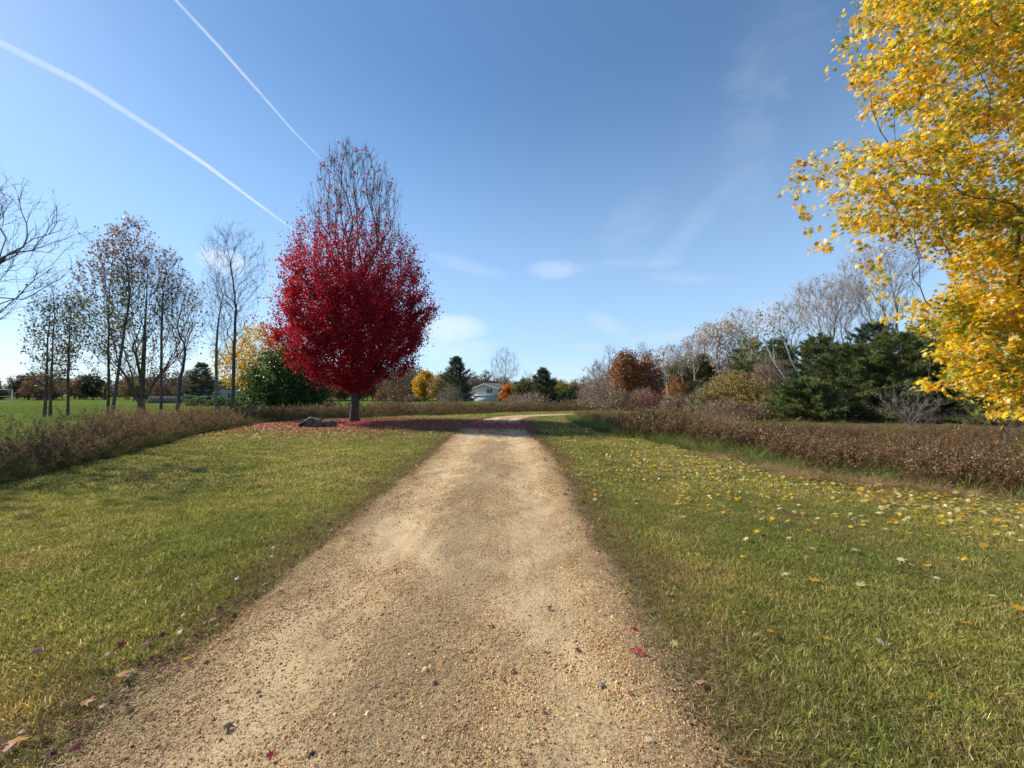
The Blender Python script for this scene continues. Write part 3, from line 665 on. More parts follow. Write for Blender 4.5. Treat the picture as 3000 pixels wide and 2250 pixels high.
# ------------------------------------------------------------------ the yellow silver maple at the right edge
YM = Vector((11.6, 7.6, 0))
YELLOW = [((.82,.54,.018), 34), ((.58,.36,.016), 24), ((.76,.37,.014), 13), ((.44,.40,.03), 14), ((.20,.25,.03), 12), ((.74,.58,.26), 9), ((.60,.22,.03), 2)]
def build_yellow_maple():
    rng = np.random.default_rng(33); base = np.array(YM)
    # limb ends read off the outline of the crown: photo pixel and distance
    ends = [(2470,40,7.6),(2440,190,7.0),(2490,440,7.0),(2560,330,7.4),(2316,545,6.2),(2335,480,6.6),(2400,520,6.6),(2352,602,6.4),(2400,712,6.2),(2520,700,6.4),(2550,752,6.2),(2470,640,6.4),
            (2590,930,6.6),(2640,880,6.6),(2730,900,6.8),(2680,700,6.6),(2570,800,6.6),(2690,770,6.3),(2720,1110,6.6),(2780,1120,6.2),(2690,1125,6.9),(2830,1050,6.4),(2880,1190,6.0),(2930,1205,5.7),(2985,1205,5.4),(2800,1020,6.8),(2900,960,6.4)]
    E = [np.array(at(*e)) for e in ends]
    T = []
    poly = [(2480,-60),(2450,200),(2520,300),(2500,420),(2340,500),(2400,560),(2450,690),(2530,720),(2640,735),(2760,770),(2840,800),(2730,850),(2600,920),(2640,960),(2720,985),(2780,1040),(2740,1110),(2880,1165),(2920,1215),(3150,1215),(3150,-60)]
    n = 3300; uv = rng.uniform((2300, -60), (3150, 1220), (n, 2)); uv = np.concatenate([uv, rng.uniform((2700, 850), (3120, 1215), (700, 2))]); uv = uv[inpoly(uv, poly)]
    uv = uv[rng.permutation(len(uv))]
    for u, v in uv[:300]:      # slanting sprays: rows of leafy tips along a drooping line, tip to the lower left
        Yd = rng.uniform(5.7, 9.2); k = 10; L = rng.uniform(180, 420); ds = rng.uniform(.02, .42)
        for t in np.linspace(0, 1, k):
            u2, v2 = u+L*t+rng.normal(0, 9), v-L*ds*t+rng.normal(0, 9)+30*t*t
            T.append(np.array(at(u2, v2, Yd+t*rng.uniform(.2, .9))))
    for u, v in zip(rng.uniform(2780, 3120, 420), rng.uniform(560, 1010, 420)): T.append(np.array(at(u, v, rng.uniform(6.0, 8.8))))
    for u, v in uv[300:700]: T.append(np.array(at(u, v, rng.uniform(7.5, 10))))
    # the rest of the crown, out of frame
    g_ = env(rng, 1500, 1.6, 13.0, 6.2, 'oval', base[0], base[1]); uu = (g_[:, 0]/np.maximum(g_[:, 1], .3))
    g_ = g_[(uu > 1.34) & (g_[:, 1] > 1.5)]; up = env(rng, 500, 9.3, 13.5, 5.0, 'dome', base[0], base[1])
    ok = [p for p in up if (p[2]-CAMH)/max(p[1], .1) > 1.06 and p[0] > 6.8]
    T = np.array(T+list(g_)+ok); T = T[T[:, 2] > 1.25]
    T = np.concatenate([np.array(E), order(rng, T, 40)])-base
    trunk = straight_trunk(rng, 8.5, 18, .03, (-.02, 0))
    s = skeleton(rng, trunk, T, .20, .0022, .35, .05, .5, .38, .30, .04, first=3, upmix=.12, sag=-.05)
    W = s.P+base
    idx = np.where(s.tips <= 6)[0]; idx = idx[idx >= s.ntr]
    vis = (W[idx][:, 1] > 1.5) & (W[idx][:, 0]/np.maximum(W[idx][:, 1], .2) < 1.45); a, b = idx[vis], idx[~vis]
    pal = np.array([p[0] for p in YELLOW]); pw = np.array([p[1] for p in YELLOW], float); pw /= pw.sum()
    def cloud(ids, n, tpl):
        ii = rng.choice(ids, n); pos = s.P[ii]+rng.normal(0, .07, (n, 3))*np.array([1, 1, .8]); pos[:, 2] -= .04
        # leaf tips point outwards and down from the limb, mostly to the left
        out = unit(s.D[ii]+rng.normal(0, .55, (n, 3))+np.array([-.15, -.1, -.55])); 
        nr = rng.normal(0, .55, (n, 3))+np.array([-.35, -.1, .75]); X = unit(np.cross(out, nr)); Z = np.cross(X, out)
        R = np.stack([X, out, Z], 2)
        nz = np.sin(pos[:, 0]*2.2+pos[:, 2]*1.4)*np.sin(pos[:, 1]*1.9-pos[:, 2]*1.1); c = pal[rng.choice(len(pal), n, p=pw)]*rng.uniform(.75, 1.2, (n, 1))
        g_ = (nz > .35) & (rng.uniform(0, 1, n) < .5); c[g_] = np.array([.27,.30,.03])*rng.uniform(.6, 1.2, (g_.sum(), 1))
        return pos, R, c
    pos, R, c = cloud(a, 60000, LEAF5); sz = rng.uniform(.075, .125, len(pos))
    root = empty('yellow_maple_tree', YM); tag(root, 'golden yellow maple with long leafy limbs reaching in over the lawn', 'tree')
    V, Q = tubes([ch for ch in s.chains if 0 in ch[0]], s.P, .3); link('trunk', np_mesh('trunk', V, [Q], mat=M['bark_maple'], smooth=True), root)
    V, Q = tubes([ch for ch in s.chains if 0 not in ch[0]], s.P); link('branches', np_mesh('branches', V, [Q], mat=M['bark_dark'], smooth=True), root)
    Wp = pos+base; u_ = Wp[:, 0]/Wp[:, 1]; near = np.argsort(np.where((u_ < 1.33) & (Wp[:, 1] > 2), np.linalg.norm(Wp-np.array([0, 0, 1.6]), axis=1), 1e9))[:300]
    m = np.ones(len(pos), bool); m[near] = False
    f = link('foliage', leaf_cloud('foliage', rng, pos[m], sz[m], LEAF5, None, None, M['leaf_yellow'], R=R[m], colfn=lambda p, cc=c[m]: cc), root); f['kind'] = 'stuff'
    meshes = []
    for cc in pal:
        V, Ft = LEAF5; meshes.append(np_mesh('leaf', V, [Ft], np.tile(cc, (len(V), 1)), M['leaf_yellow']))
    for j in near:
        o = link('leaf', meshes[rng.choice(len(pal), p=pw)], root); o.matrix_local = Matrix.Translation(pos[j]) @ Matrix(R[j].tolist()).to_4x4() @ Matrix.Scale(float(sz[j])*1.08, 4)
    p2, R2, c2 = cloud(b, 9000, LEAF3); f = link('foliage', leaf_cloud('foliage', rng, p2, rng.uniform(.10, .17, len(p2)), LEAF3, None, None, M['leaf_yellow'], R=R2, colfn=lambda p, cc=c2: cc), root); f['kind'] = 'stuff'
build_yellow_maple()
print('yellow maple', time.time()-T_START)
#@@PART2@@

# ------------------------------------------------------------------ all other trees, placed from photo pixels
def local_env(u, Y, topv, botv, wpx):
    z1 = at(u, topv, Y).z; z0 = max(.15, at(u, botv, Y).z); return z0, z1, wpx*.5/F*Y
def deciduous(name, label, u, Y, topv, wpx, botv, rbase, ntips, shape='vase', bark='bark_grey', leaves=None, group=None, th=.6, rise=.5, bf=.45,
              twig=None, lean=(0, 0), seed=1, cat='tree', rtip=.006, step=.7, first=3, curve=.42, klimb=10, jit=.05, trunk_min=.5, clump=0):
    rng = np.random.default_rng(seed); z0, z1, R = local_env(u, Y, topv, botv, wpx); X = (u-1500)/F*Y
    T = env(rng, ntips, z0, z1, R, shape, 0, 0, lean, .48)
    if clump:
        k = rng.choice(len(T), clump); cc = T[rng.integers(0, len(T), len(T))]; near = T[k][np.argmin(((T[:, None]-T[k][None])**2).sum(2), 1)]; T = T*.72+near*.28
    if th < 0: trunk = straight_trunk(rng, .5, 3, .02); first = 0
    else: trunk = straight_trunk(rng, z1*th, 10, .022, lean)
    s = skeleton(rng, trunk, order(rng, T, klimb), rbase*.8, rtip*.9, bf, rise, 2.0, step, curve, jit, first, .45)
    tw = dict(per=2, L=(.3, .9), r=.006, up=.4, maxtips=3, spread=.6)
    if twig: tw.update(twig)
    root = tree_object(name, label, cat, (X, Y, 0), s, M[bark], rng, tw, leaves, group, 0.0, .3, trunk_min)
    return root
def pal(*rows): return dict(pal=[r[:3] for r in rows], pw=[r[3] for r in rows])
BROWN = pal((.20,.085,.03,3), (.13,.06,.03,3), (.26,.12,.04,2), (.09,.07,.03,2))
RUST = pal((.30,.10,.022,3), (.22,.06,.02,3), (.36,.16,.04,2), (.12,.07,.03,2), (.10,.12,.03,1))
OLIVE = pal((.15,.15,.03,3), (.10,.10,.025,3), (.24,.20,.05,2), (.20,.11,.04,1))
OLIVEDK = pal((.06,.07,.02,3), (.09,.085,.03,3), (.13,.10,.04,1))
GREEN = pal((.035,.075,.018,3), (.055,.10,.025,3), (.025,.05,.015,3), (.09,.13,.03,1))
YEL = pal((.60,.38,.05,3), (.48,.30,.05,3), (.36,.26,.05,2), (.62,.45,.12,2))
ORNG = pal((.52,.16,.015,3), (.60,.24,.02,2), (.36,.11,.015,2))
GOLD = pal((.68,.38,.015,4), (.52,.33,.02,2), (.30,.26,.03,1), (.60,.24,.02,1))
TAN = pal((.40,.27,.16,3), (.30,.20,.12,3), (.48,.32,.20,2))
ROSE = pal((.30,.10,.07,3), (.22,.08,.06,2), (.34,.17,.10,2))
def lv(n, size, P_, **k): d = dict(n=n, size=size, **P_); d.update(k); return d

G_L = 'slender trees behind the weeds on the left'
def build_left_trees():
    bd = 'bark_dark'
    deciduous('bare_tree', 'wide bare tree whose limbs arch in from the left edge of the photo', -215, 13.5, 480, 860, 1100, .42, 620, 'vase', 'bark_dark', None, G_L, .30, .45, .5, seed=101, curve=.5, klimb=14, twig=dict(L=(.2, .7), r=.006), rtip=.009)
    def top_brown(z): 
        return lambda p: np.where((p[:, 2] > z)[:, None], np.array([.19,.085,.035]), np.array([.14,.13,.03]))*np.random.default_rng(3).uniform(.6, 1.4, (len(p), 1))
    deciduous('slender_tree', 'dark slender tree with olive leaves, left one of the close pair', 132, 29, 830, 100, 1150, .11, 260, 'column', bd, lv(520, (.12, .22), OLIVEDK, jit=.3), G_L, .75, .6, .3, seed=102)
    deciduous('slender_tree', 'dark slender tree with olive leaves, right one of the close pair', 150, 30.5, 780, 110, 1150, .11, 300, 'column', bd, lv(650, (.12, .22), OLIVEDK, jit=.3, mask=lambda p, r: p[:, 2] < 8.5), G_L, .75, .6, .3, seed=103)
    deciduous('slender_tree', 'dark forked slender tree with a small olive crown, single trunk right of the close pair', 200, 31, 862, 95, 1130, .12, 260, 'vase', bd, lv(1100, (.12, .22), OLIVEDK, jit=.3), G_L, .7, .55, .35, seed=104)
    deciduous('slender_tree', 'tall slender tree with brown rounded top, first left of the many stemmed tree', 316, 31, 655, 170, 1160, .13, 620, 'column', bd, lv(1500, (.13, .23), BROWN, colfn=top_brown(9.5), jit=.2, mask=lambda p, r: r.uniform(0, 1, len(p)) < np.clip((p[:, 2]-2)/12, .25, 1)), G_L, .6, .6, .35, seed=105, lean=(-.03, 0))
    deciduous('slender_tree', 'slender dark tree leaning right with russet top, beside the many stemmed tree', 330, 30, 640, 140, 1050, .13, 420, 'vase', bd, lv(1000, (.13, .23), BROWN, colfn=top_brown(11), jit=.2), G_L, .6, .6, .35, seed=106, lean=(.11, 0))
    deciduous('many_stemmed_tree', 'large tree of five spreading dark stems with sparse yellow olive leaves', 415, 32, 700, 320, 1100, .48, 1150, 'oval', bd, lv(2500, (.13, .25), OLIVE, colfn=top_brown(10.5), jit=.25), G_L, -1, .55, .85, seed=107, klimb=7, curve=.3, trunk_min=.3, jit=.03)
    deciduous('slender_tree', 'thin straight bare trunk standing alone right of the many stemmed tree', 472, 29, 735, 130, 1010, .115, 340, 'vase', bd, lv(260, (.10, .2), BROWN, jit=.2), G_L, .7, .6, .35, seed=108)
    deciduous('slender_tree', 'thin bare tree of three dark stems standing in the weeds', 522, 31, 800, 150, 1120, .17, 420, 'vase', bd, lv(200, (.10, .18), BROWN, jit=.2), G_L, -1, .55, .8, seed=109, klimb=4, curve=.3, trunk_min=.3)
    deciduous('bare_tree', 'thin bare grey tree just left of the big bare one', 635, 33, 800, 150, 1100, .16, 340, 'vase', 'bark_grey', None, G_L, .6, .55, .4, seed=110)
    deciduous('bare_tree', 'big bare tree with a fan shaped crown, left of the red maple', 680, 32, 662, 220, 1110, .18, 900, 'vase', bd, None, G_L, .52, .55, .38, seed=111, klimb=14)
    deciduous('yellow_tree', 'thin crowned yellow tree half hidden behind the red maple', 770, 46, 945, 240, 1165, .18, 560, 'oval', 'bark_grey', lv(9000, (.16, .3), YEL, jit=.3), None, .6, .4, .4, seed=112)
    deciduous('green_tree', 'dense dark green tree reaching to the ground behind the red maple', 845, 40, 1015, 250, 1190, .18, 500, 'dome', bd, lv(17000, (.16, .30), GREEN, jit=.3), None, .6, .3, .4, seed=113)
    deciduous('bare_tree', 'tall thinly leaved tree just outside the left border whose shade falls on the left lawn', -480, 12, 250, 600, 900, .20, 300, 'vase', bd, lv(1500, (.12, .22), OLIVEDK, jit=.2), G_L, .45, .5, .4, seed=115)
    for k, (u, w, tv) in enumerate([(575, 60, 1168), (640, 50, 1166), (690, 46, 1168), (905, 70, 1130), (960, 80, 1120), (1130, 90, 1128), (1180, 70, 1118)]):
        lab = ['low green bush in front of the far spruce', 'low green bush left of the trunk of the big bare tree', 'low green bush in front of the far grey house', 'dark twiggy shrub right of the dense green tree', 'brown twiggy shrub left of the red maple trunk',
               'brown twiggy shrub right of the red maple trunk', 'taller brown twiggy shrub between red maple and far yellow tree'][k]
        gr = k < 3
        deciduous('bush', lab, u, 62 if gr else 50, tv, w, 1190, .08, 130, 'dome', bd, lv(1700 if gr else 500, (.14, .26), GREEN if gr else BROWN, jit=.25), 'bushes behind the weeds', -1, .3, .7, seed=120+k, cat='bush', rtip=.01)
build_left_trees(); print('left trees', time.time()-T_START)

def pine(name, label, u, Y, topv, wpx, seed=1, botv=None, tufts=3600, tuft=.3, pl=None, group=None, dens=1.0, cat='conifer', up=.18, pw=.8, clear=.03, src=None):
    rng = np.random.default_rng(seed); H = at(u, topv, Y).z; R = wpx*.5/F*Y; X = (u-1500)/F*Y
    root = empty(name, (X, Y, 0), rng.uniform(0, 6.28)); tag(root, label, cat, group)
    zt = np.linspace(0, H*.98, 12); tr = straight_trunk(rng, H*.985, 12, .01*H/6)
    V, Q = tubes([(np.arange(12), np.interp(zt, [0, H], [.022*H+.03, .012]))], tr, .2); link('trunk', np_mesh('trunk', V, [Q], mat=M['bark_dark'], smooth=True), root)
    ch, P_, off, tp, td = [], [], 0, [], []
    z = H*clear+.2
    while z < H*.97:
        t = z/H; L0 = R*min(1, (1-t)**pw*1.12+.02)*np.interp(t, [0, .12, .25], [.82, .97, 1.0]); nb = rng.integers(5, 9)
        a0 = rng.uniform(0, 6.28)
        for b in range(nb):
            a = a0+b*2*PI/nb+rng.normal(0, .2); L = L0*rng.uniform(.68, 1.12); e0 = up*.3+(t-.3)*.7+rng.normal(0, .08); n = 7
            s = np.linspace(0, 1, n); rr = s*L; zz = z+rng.normal(0, .04)+rr*math.tan(max(-.35, min(e0, 1.0)))*(1-.0*s)+up*L*s**2.2
            p = np.stack([rr*np.cos(a), rr*np.sin(a), zz], 1); p[:, :2] += tr[min(11, int(t*12)), :2]
            P_.append(p); ch.append((off+np.arange(n), np.linspace(.008+.010*L, .004, n))); off += n
            m = max(3, int(L*12*dens))
            for w in range(m):
                q = rng.uniform(.22, 1)**.7; c = np.array([np.interp(q, s, p[:, k]) for k in range(3)]); lat = rng.normal(0, .30)*L*(1.05-q)+rng.normal(0, .05)
                c = c+np.array([-math.sin(a), math.cos(a), 0])*lat+np.array([0, 0, rng.normal(.02, .04)]); dd = np.array([math.cos(a+lat*.9), math.sin(a+lat*.9), .35+up+max(0, t-.75)*2])
                tp.append(c); td.append(dd)
        z += H*.055*rng.uniform(.7, 1.2)*(1-.45*t)
    V, Q = tubes(ch, np.concatenate(P_)); link('branches', np_mesh('branches', V, [Q], mat=M['bark_dark']), root)
    tp, td = np.array(tp), unit(np.array(td)); k = 11; n = len(tp)*k
    b = np.repeat(tp, k, 0)+rng.normal(0, tuft*.10, (n, 3)); d = unit(np.repeat(td, k, 0)*1.0+rng.normal(0, .62, (n, 3))); ln = tuft*rng.uniform(.6, 1.15, n)
    s1 = unit(np.cross(d, rng.normal(0, 1, (n, 3))))*tuft*.055
    V = np.stack([b-s1, b+s1, b+d*ln[:, None]], 1).reshape(-1, 3); Ft = np.arange(n*3).reshape(-1, 3)
    pl = pl or [(.030,.058,.030),(.045,.085,.035),(.022,.042,.022),(.07,.105,.045)]
    c = np.array(pl)[rng.choice(4, len(tp), p=[.35,.3,.2,.15])]*rng.uniform(.75, 1.25, (len(tp), 1)); c = np.repeat(c, k*3, 0)
    f = link('needles', np_mesh('needles', V, [Ft], c, M['needle']), root); f['kind'] = 'stuff'
    return root
G_P = 'pines along the right hand wood edge'
P_BLUE = [(.060,.080,.045),(.090,.115,.06),(.042,.058,.032),(.14,.16,.085)]
P_GRN = [(.095,.125,.040),(.135,.175,.052),(.060,.080,.028),(.21,.235,.08)]
P_OLV = [(.07,.075,.03),(.10,.095,.04),(.045,.05,.022),(.13,.11,.05)]
def build_conifers():
    pine('pine_tree', 'dark pine with a pointed crown standing in front of the white gabled house', 1337, 60, 1046, 118, 201, tuft=.42, pl=P_BLUE, dens=.8, up=.3, clear=.10)
    pine('pine_tree', 'dark blunt topped pine right of the small orange tree', 1592, 50, 1081, 108, 202, tuft=.36, pl=P_BLUE, dens=1.0, up=.22)
    pine('spruce_tree', 'small dense dark spruce far off behind the bare left trees', 590, 76, 1062, 100, 203, tuft=.40, pl=P_BLUE, dens=1.0, up=.05, pw=.7)
    pine('pine_tree', 'small dark pine beside the far bend of the drive', 1686, 66, 1134, 70, 204, tuft=.34, pl=P_BLUE, up=.2)
    pine('pine_tree', 'low dark pine half hidden left of the small one at the far bend', 1652, 74, 1150, 60, 205, tuft=.36, pl=P_BLUE, up=.2)
    rows = [(1992, 56, 1066, 105, P_GRN, 'green pine behind the small orange tree on the right'), (2062, 52, 1040, 125, P_OLV, 'olive brown pine below the tan leaved bare trees'), (2035, 45, 1120, 90, P_BLUE, 'short bluish pine left of the golden bush'),
            (2196, 40, 990, 160, P_GRN, 'bright green pine standing tallest behind the golden bush'), (2285, 36, 995, 170, P_GRN, 'dark pine behind the two leaning birches'),
            (2400, 30.5, 985, 200, P_GRN, 'pointed dark pine just right of the leaning birches'), (2350, 25, 1120, 210, P_GRN, 'low broad pine at the left end of the front row'),
            (2480, 26, 1020, 280, P_GRN, 'broad pine under the bare trees, second in the front row'), (2568, 31, 950, 240, P_BLUE, 'dark pine behind the row, directly below the tallest bare tree'),
            (2640, 25, 985, 310, P_GRN, 'broad dark pine left of the small bare tree in the front row'), (2755, 27, 935, 310, P_GRN, 'tall pine behind the small bare tree'),
            (2850, 24, 1020, 290, P_GRN, 'broad low pine partly under the yellow leaves'), (2900, 29, 880, 270, P_BLUE, 'tallest bluish pine seen through gaps in the yellow leaves'),
            (2960, 20.5, 1075, 260, P_GRN, 'low green pine closest to the right hand weeds'), (3010, 23, 1010, 300, P_GRN, 'dark pine at the right edge under the yellow leaves'), (3150, 25, 900, 320, P_GRN, 'pine just beyond the right edge of the photo')]
    for k, (u, Y, tv, w, p_, lab) in enumerate(rows):
        pine('pine_tree', lab, u, Y, tv, w, 210+k, tuft=.30 if Y < 33 else .36, pl=p_, group=G_P, dens=1.35 if Y < 33 else 1.0, up=.12, pw=.62, clear=.02)
build_conifers(); print('conifers', time.time()-T_START)

G_R = 'bare trees rising over the right hand wood'
G_S = 'shrubs along the right hand wood edge'
def leaning_birch(label, pts, Y, crown, seed, rb=.10, ntips=150):
    rng = np.random.default_rng(seed); W = [np.array(at(u, v, Y)) for u, v in pts]; base = W[0].copy(); base[2] = 0
    T = np.array([W_-base for W_ in W]); T[0, 2] = 0
    n = 14; s_ = np.linspace(0, len(T)-1, n); trunk = np.stack([np.interp(s_, np.arange(len(T)), T[:, k]) for k in range(3)], 1)
    u, v0, v1, w = crown; c = np.array(at(u, v0, Y))-base; z1 = at(u, v1, Y).z
    tg = env(rng, ntips, c[2], z1, w*.5/F*Y, 'oval', c[0], 0, (0, 0))
    s = skeleton(rng, trunk, order(rng, tg, 8), rb, .004, .3, .5, 1.0, .5, .42, .04, 5, .35)
    tree_object('leaning_birch', label, 'tree', tuple(base), s, M['bark_birch'], rng, dict(per=2, L=(.25, .6), r=.0028, up=.2, maxtips=3, spread=.6), lv(120, (.1, .2), OLIVE, jit=.15), 'leaning birches in front of the pines')
def build_right_wood():
    bg, bp, bd = 'bark_grey', 'bark_pale', 'bark_dark'
    tw = dict(per=3, L=(.3, .9), r=.0065, up=.45, maxtips=3, spread=.45)
    deciduous('bare_tree', 'tall bare pale tree standing alone beside the white gabled house', 1477, 112, 1012, 96, 1125, .30, 300, 'oval', bg, None, None, .35, .6, .45, seed=301, rtip=.012, twig=dict(per=3, L=(.8, 2.0), r=.010, up=.3, spread=.5), klimb=14)
    deciduous('bare_tree', 'small bare tree top just left of the blunt topped pine', 1545, 90, 1080, 40, 1140, .12, 140, 'column', bg, None, None, .6, .7, .4, seed=302, rtip=.012)
    deciduous('golden_tree', 'bright golden yellow round tree far off near the dark board fence', 1244, 98, 1086, 66, 1165, .16, 380, 'oval', bd, lv(6500, (.3, .5), GOLD, jit=.35), None, .5, .4, .4, seed=303)
    deciduous('brown_tree', 'thinner brownish orange tree between the golden tree and the pine', 1285, 92, 1096, 66, 1165, .16, 300, 'oval', bd, lv(2600, (.25, .42), pal((.30,.18,.05,3), (.22,.13,.05,3), (.4,.25,.05,1)), jit=.35), None, .5, .4, .4, seed=304)
    deciduous('orange_tree', 'small round bright orange tree right of the white gabled house', 1490, 94, 1128, 50, 1176, .12, 260, 'oval', bd, lv(4200, (.26, .42), ORNG, jit=.3), None, .5, .4, .4, seed=305)
    deciduous('olive_tree', 'dark olive round topped tree between the orange tree and the pine', 1540, 84, 1116, 92, 1185, .18, 360, 'dome', bd, lv(5200, (.25, .42), OLIVEDK, jit=.35), None, .5, .3, .4, seed=306)
    deciduous('yellow_green_tree', 'yellow green tree peeping out right of the blunt topped pine', 1640, 88, 1120, 56, 1185, .14, 240, 'oval', bd, lv(2600, (.25, .4), pal((.32,.26,.04,3), (.18,.18,.04,2), (.3,.14,.04,1)), jit=.35), None, .5, .4, .4, seed=307)
    for k, (u, Y, tv, w, P_, n, lab) in enumerate([
        (1320, 56, 1125, 90, BROWN, 260, 'reddish twiggy shrub at the foot of the pine by the house'), (1560, 46, 1150, 130, TAN, 200, 'pale leafless bush below the blunt topped pine'), (1510, 60, 1158, 70, BROWN, 420, 'dull brown bush below the small orange tree'),
        (1765, 42, 1090, 165, TAN, 260, 'wide grey leafless thicket at the start of the right wood'), (1728, 50, 1128, 90, BROWN, 420, 'small brown thicket at the inside of the far bend'), (1885, 40, 1140, 120, ROSE, 700, 'maroon shrub at the foot of the rusty trees'),
        (1990, 36, 1160, 130, BROWN, 800, 'brown undergrowth shrub beside the white pole trunk'), (2075, 31, 1130, 130, OLIVE, 900, 'olive and tan shrub left of the golden bush'), (2250, 27, 1170, 120, OLIVE, 1000, 'yellowish green low shrub between golden bush and pines'),
        (1835, 42, 1150, 110, BROWN, 800, 'dark brown shrub below the tall rusty tree'), (2140, 26, 1180, 200, BROWN, 900, 'tangled brown shrub in front of the golden bush'), (2700, 17.5, 1215, 200, None, 0, 'low tangle of bare twigs beside the small bare tree'), (2940, 13, 1205, 330, None, 0, 'arching bare brush below the yellow leaves')]):
        deciduous('shrub', lab, u, Y, tv, w, 1230, .07, 300 if Y > 20 else 80, 'dome', bg if k < 11 else bd, lv(n*2, (.10, .22), P_, jit=.2) if P_ else None, G_S, -1, .25, .75, seed=310+k, cat='shrub', rtip=.0055 if Y > 20 else .003, twig=tw if Y > 20 else dict(per=2, L=(.2, .6), r=.0022, spread=.7), curve=.35)
    deciduous('bare_tree', 'narrow bare tree just left of the tall rusty tree', 1790, 54, 1010, 56, 1150, .13, 300, 'column', bg, None, G_R, .8, .8, .3, seed=330, twig=tw)
    deciduous('bare_tree', 'narrow bare tree top rising between the two rusty trees', 1882, 58, 1000, 54, 1120, .13, 260, 'column', bg, None, G_R, .8, .8, .3, seed=331, twig=tw)
    deciduous('rusty_tree', 'tall rusty orange oak, left of the two', 1833, 48, 1030, 92, 1190, .2, 420, 'column', bd, lv(7500, (.16, .28), RUST, jit=.3), None, .8, .5, .35, seed=332)
    deciduous('rusty_tree', 'reddish brown oak, right of the two', 1896, 49, 1048, 108, 1190, .2, 420, 'oval', bd, lv(4600, (.16, .28), pal((.22,.075,.03,3), (.30,.10,.05,2), (.12,.07,.035,3)), jit=.3), None, .8, .5, .35, seed=333)
    deciduous('bare_tree', 'bare tree with pinkish tan leaves on top, left of the bigger tan ones', 1955, 56, 1003, 84, 1110, .14, 330, 'oval', bp, lv(900, (.14, .26), TAN, jit=.2), G_R, .5, .6, .5, seed=334, twig=tw)
    deciduous('orange_tree', 'small orange leaved tree beside the white pole trunk', 1982, 43, 1102, 64, 1190, .09, 220, 'oval', bd, lv(1700, (.13, .24), pal((.42,.15,.03,3), (.30,.13,.04,3), (.15,.12,.04,2)), jit=.25), None, .6, .4, .4, seed=335)
    deciduous('bare_tree', 'big pale tree with tan leaf tufts on its top', 2108, 45, 942, 180, 1090, .22, 650, 'vase', bp, lv(1700, (.14, .26), TAN, jit=.2), G_R, .35, .5, .6, seed=336, twig=tw, klimb=12)
    deciduous('bare_tree', 'smaller pale tree with tan leaf tufts, left beside the big one', 2035, 48, 985, 110, 1090, .16, 330, 'vase', bp, lv(500, (.14, .26), TAN, jit=.2), G_R, .4, .5, .6, seed=337, twig=tw)
    deciduous('bare_tree', 'grey bare tree with fine twigs right of the pinkish one', 2000, 52, 1010, 90, 1110, .13, 300, 'vase', bg, None, G_R, .5, .6, .4, seed=360, twig=tw)
    deciduous('bare_tree', 'bare spreading tree filling the gap behind the bright green pine', 2180, 44, 905, 150, 1080, .15, 420, 'vase', bp, lv(300, (.13, .24), TAN, jit=.2), G_R, .4, .55, .5, seed=361, twig=tw)
    deciduous('bare_tree', 'bare grey tree above the leaning birches', 2320, 38, 880, 170, 1050, .15, 420, 'vase', bg, None, G_R, .4, .55, .5, seed=362, twig=tw)
    deciduous('bare_tree', 'thin bare tree at the left end of the right wood', 1755, 52, 1050, 70, 1150, .10, 260, 'oval', bg, None, G_R, .6, .6, .4, seed=363, twig=tw)
    deciduous('golden_bush', 'golden olive leaved bushy tree at the front of the wood', 2150, 30.5, 1085, 190, 1225, .10, 420, 'oval', bg, lv(5200, (.11, .20), pal((.45,.28,.05,4), (.30,.22,.05,3), (.20,.17,.05,2), (.13,.10,.04,1)), jit=.2), None, -1, .3, .7, seed=338, cat='tree')
    deciduous('bare_tree', 'rusty twigged sapling clump between golden bush and birches', 2262, 31, 1045, 110, 1150, .10, 330, 'oval', bg, lv(900, (.10, .2), BROWN, jit=.2), G_R, -1, .5, .8, seed=339, twig=tw)
    deciduous('bare_tree', 'bare grey tree with a broad fan of twigs over the pines', 2425, 34, 812, 260, 1040, .20, 900, 'vase', bp, lv(160, (.12, .22), BROWN, mask=lambda p, r: p[:, 2] > 9.5, jit=.1), G_R, .3, .45, .6, seed=340, twig=tw, klimb=14)
    deciduous('bare_tree', 'tallest bare tree behind the pines, nearest the yellow maple', 2590, 32, 722, 290, 1010, .23, 1000, 'vase', bp, lv(160, (.12, .22), TAN, mask=lambda p, r: p[:, 2] > 11, jit=.1), G_R, .35, .45, .6, seed=341, twig=tw, klimb=14)
    deciduous('bare_tree', 'slanting bare tree between the broad fan and the tallest one', 2500, 36, 830, 180, 1050, .16, 420, 'vase', bp, None, G_R, .4, .5, .6, seed=342, twig=tw, lean=(-.12, 0))
    deciduous('bare_tree', 'small bare tree with a short pale trunk in front of the pines', 2662, 17, 1115, 190, 1215, .060, 120, 'dome', bg, None, None, .25, .3, .5, seed=343, rtip=.004, twig=dict(per=3, L=(.15, .5), r=.004, spread=.6))
    leaning_birch('white birch leaning left, upper one with the longer trunk', [(2392, 1235), (2352, 1115), (2318, 1060), (2303, 1010), (2262, 930)], 27, (2270, 1000, 868, 120), 350, .075)
    leaning_birch('white birch leaning left, lower one with a forked trunk', [(2350, 1235), (2313, 1125), (2270, 1065), (2245, 1010), (2215, 960)], 27.5, (2235, 1010, 905, 100), 351, .065, 110)
    leaning_birch('thin pale leaning trunk, low among the pines', [(2345, 1235), (2310, 1125), (2262, 1082), (2222, 1045), (2180, 1020)], 27, (2200, 1060, 985, 90), 352, .045, 70)
    # dead white pole
    rng = np.random.default_rng(4); b = at(1957, 1200, 41); b.z = 0; H = at(1957, 1118, 41).z; p = straight_trunk(rng, H, 9, .02); V, Q = tubes([(np.arange(9), np.linspace(.055, .035, 9))], p, .2)
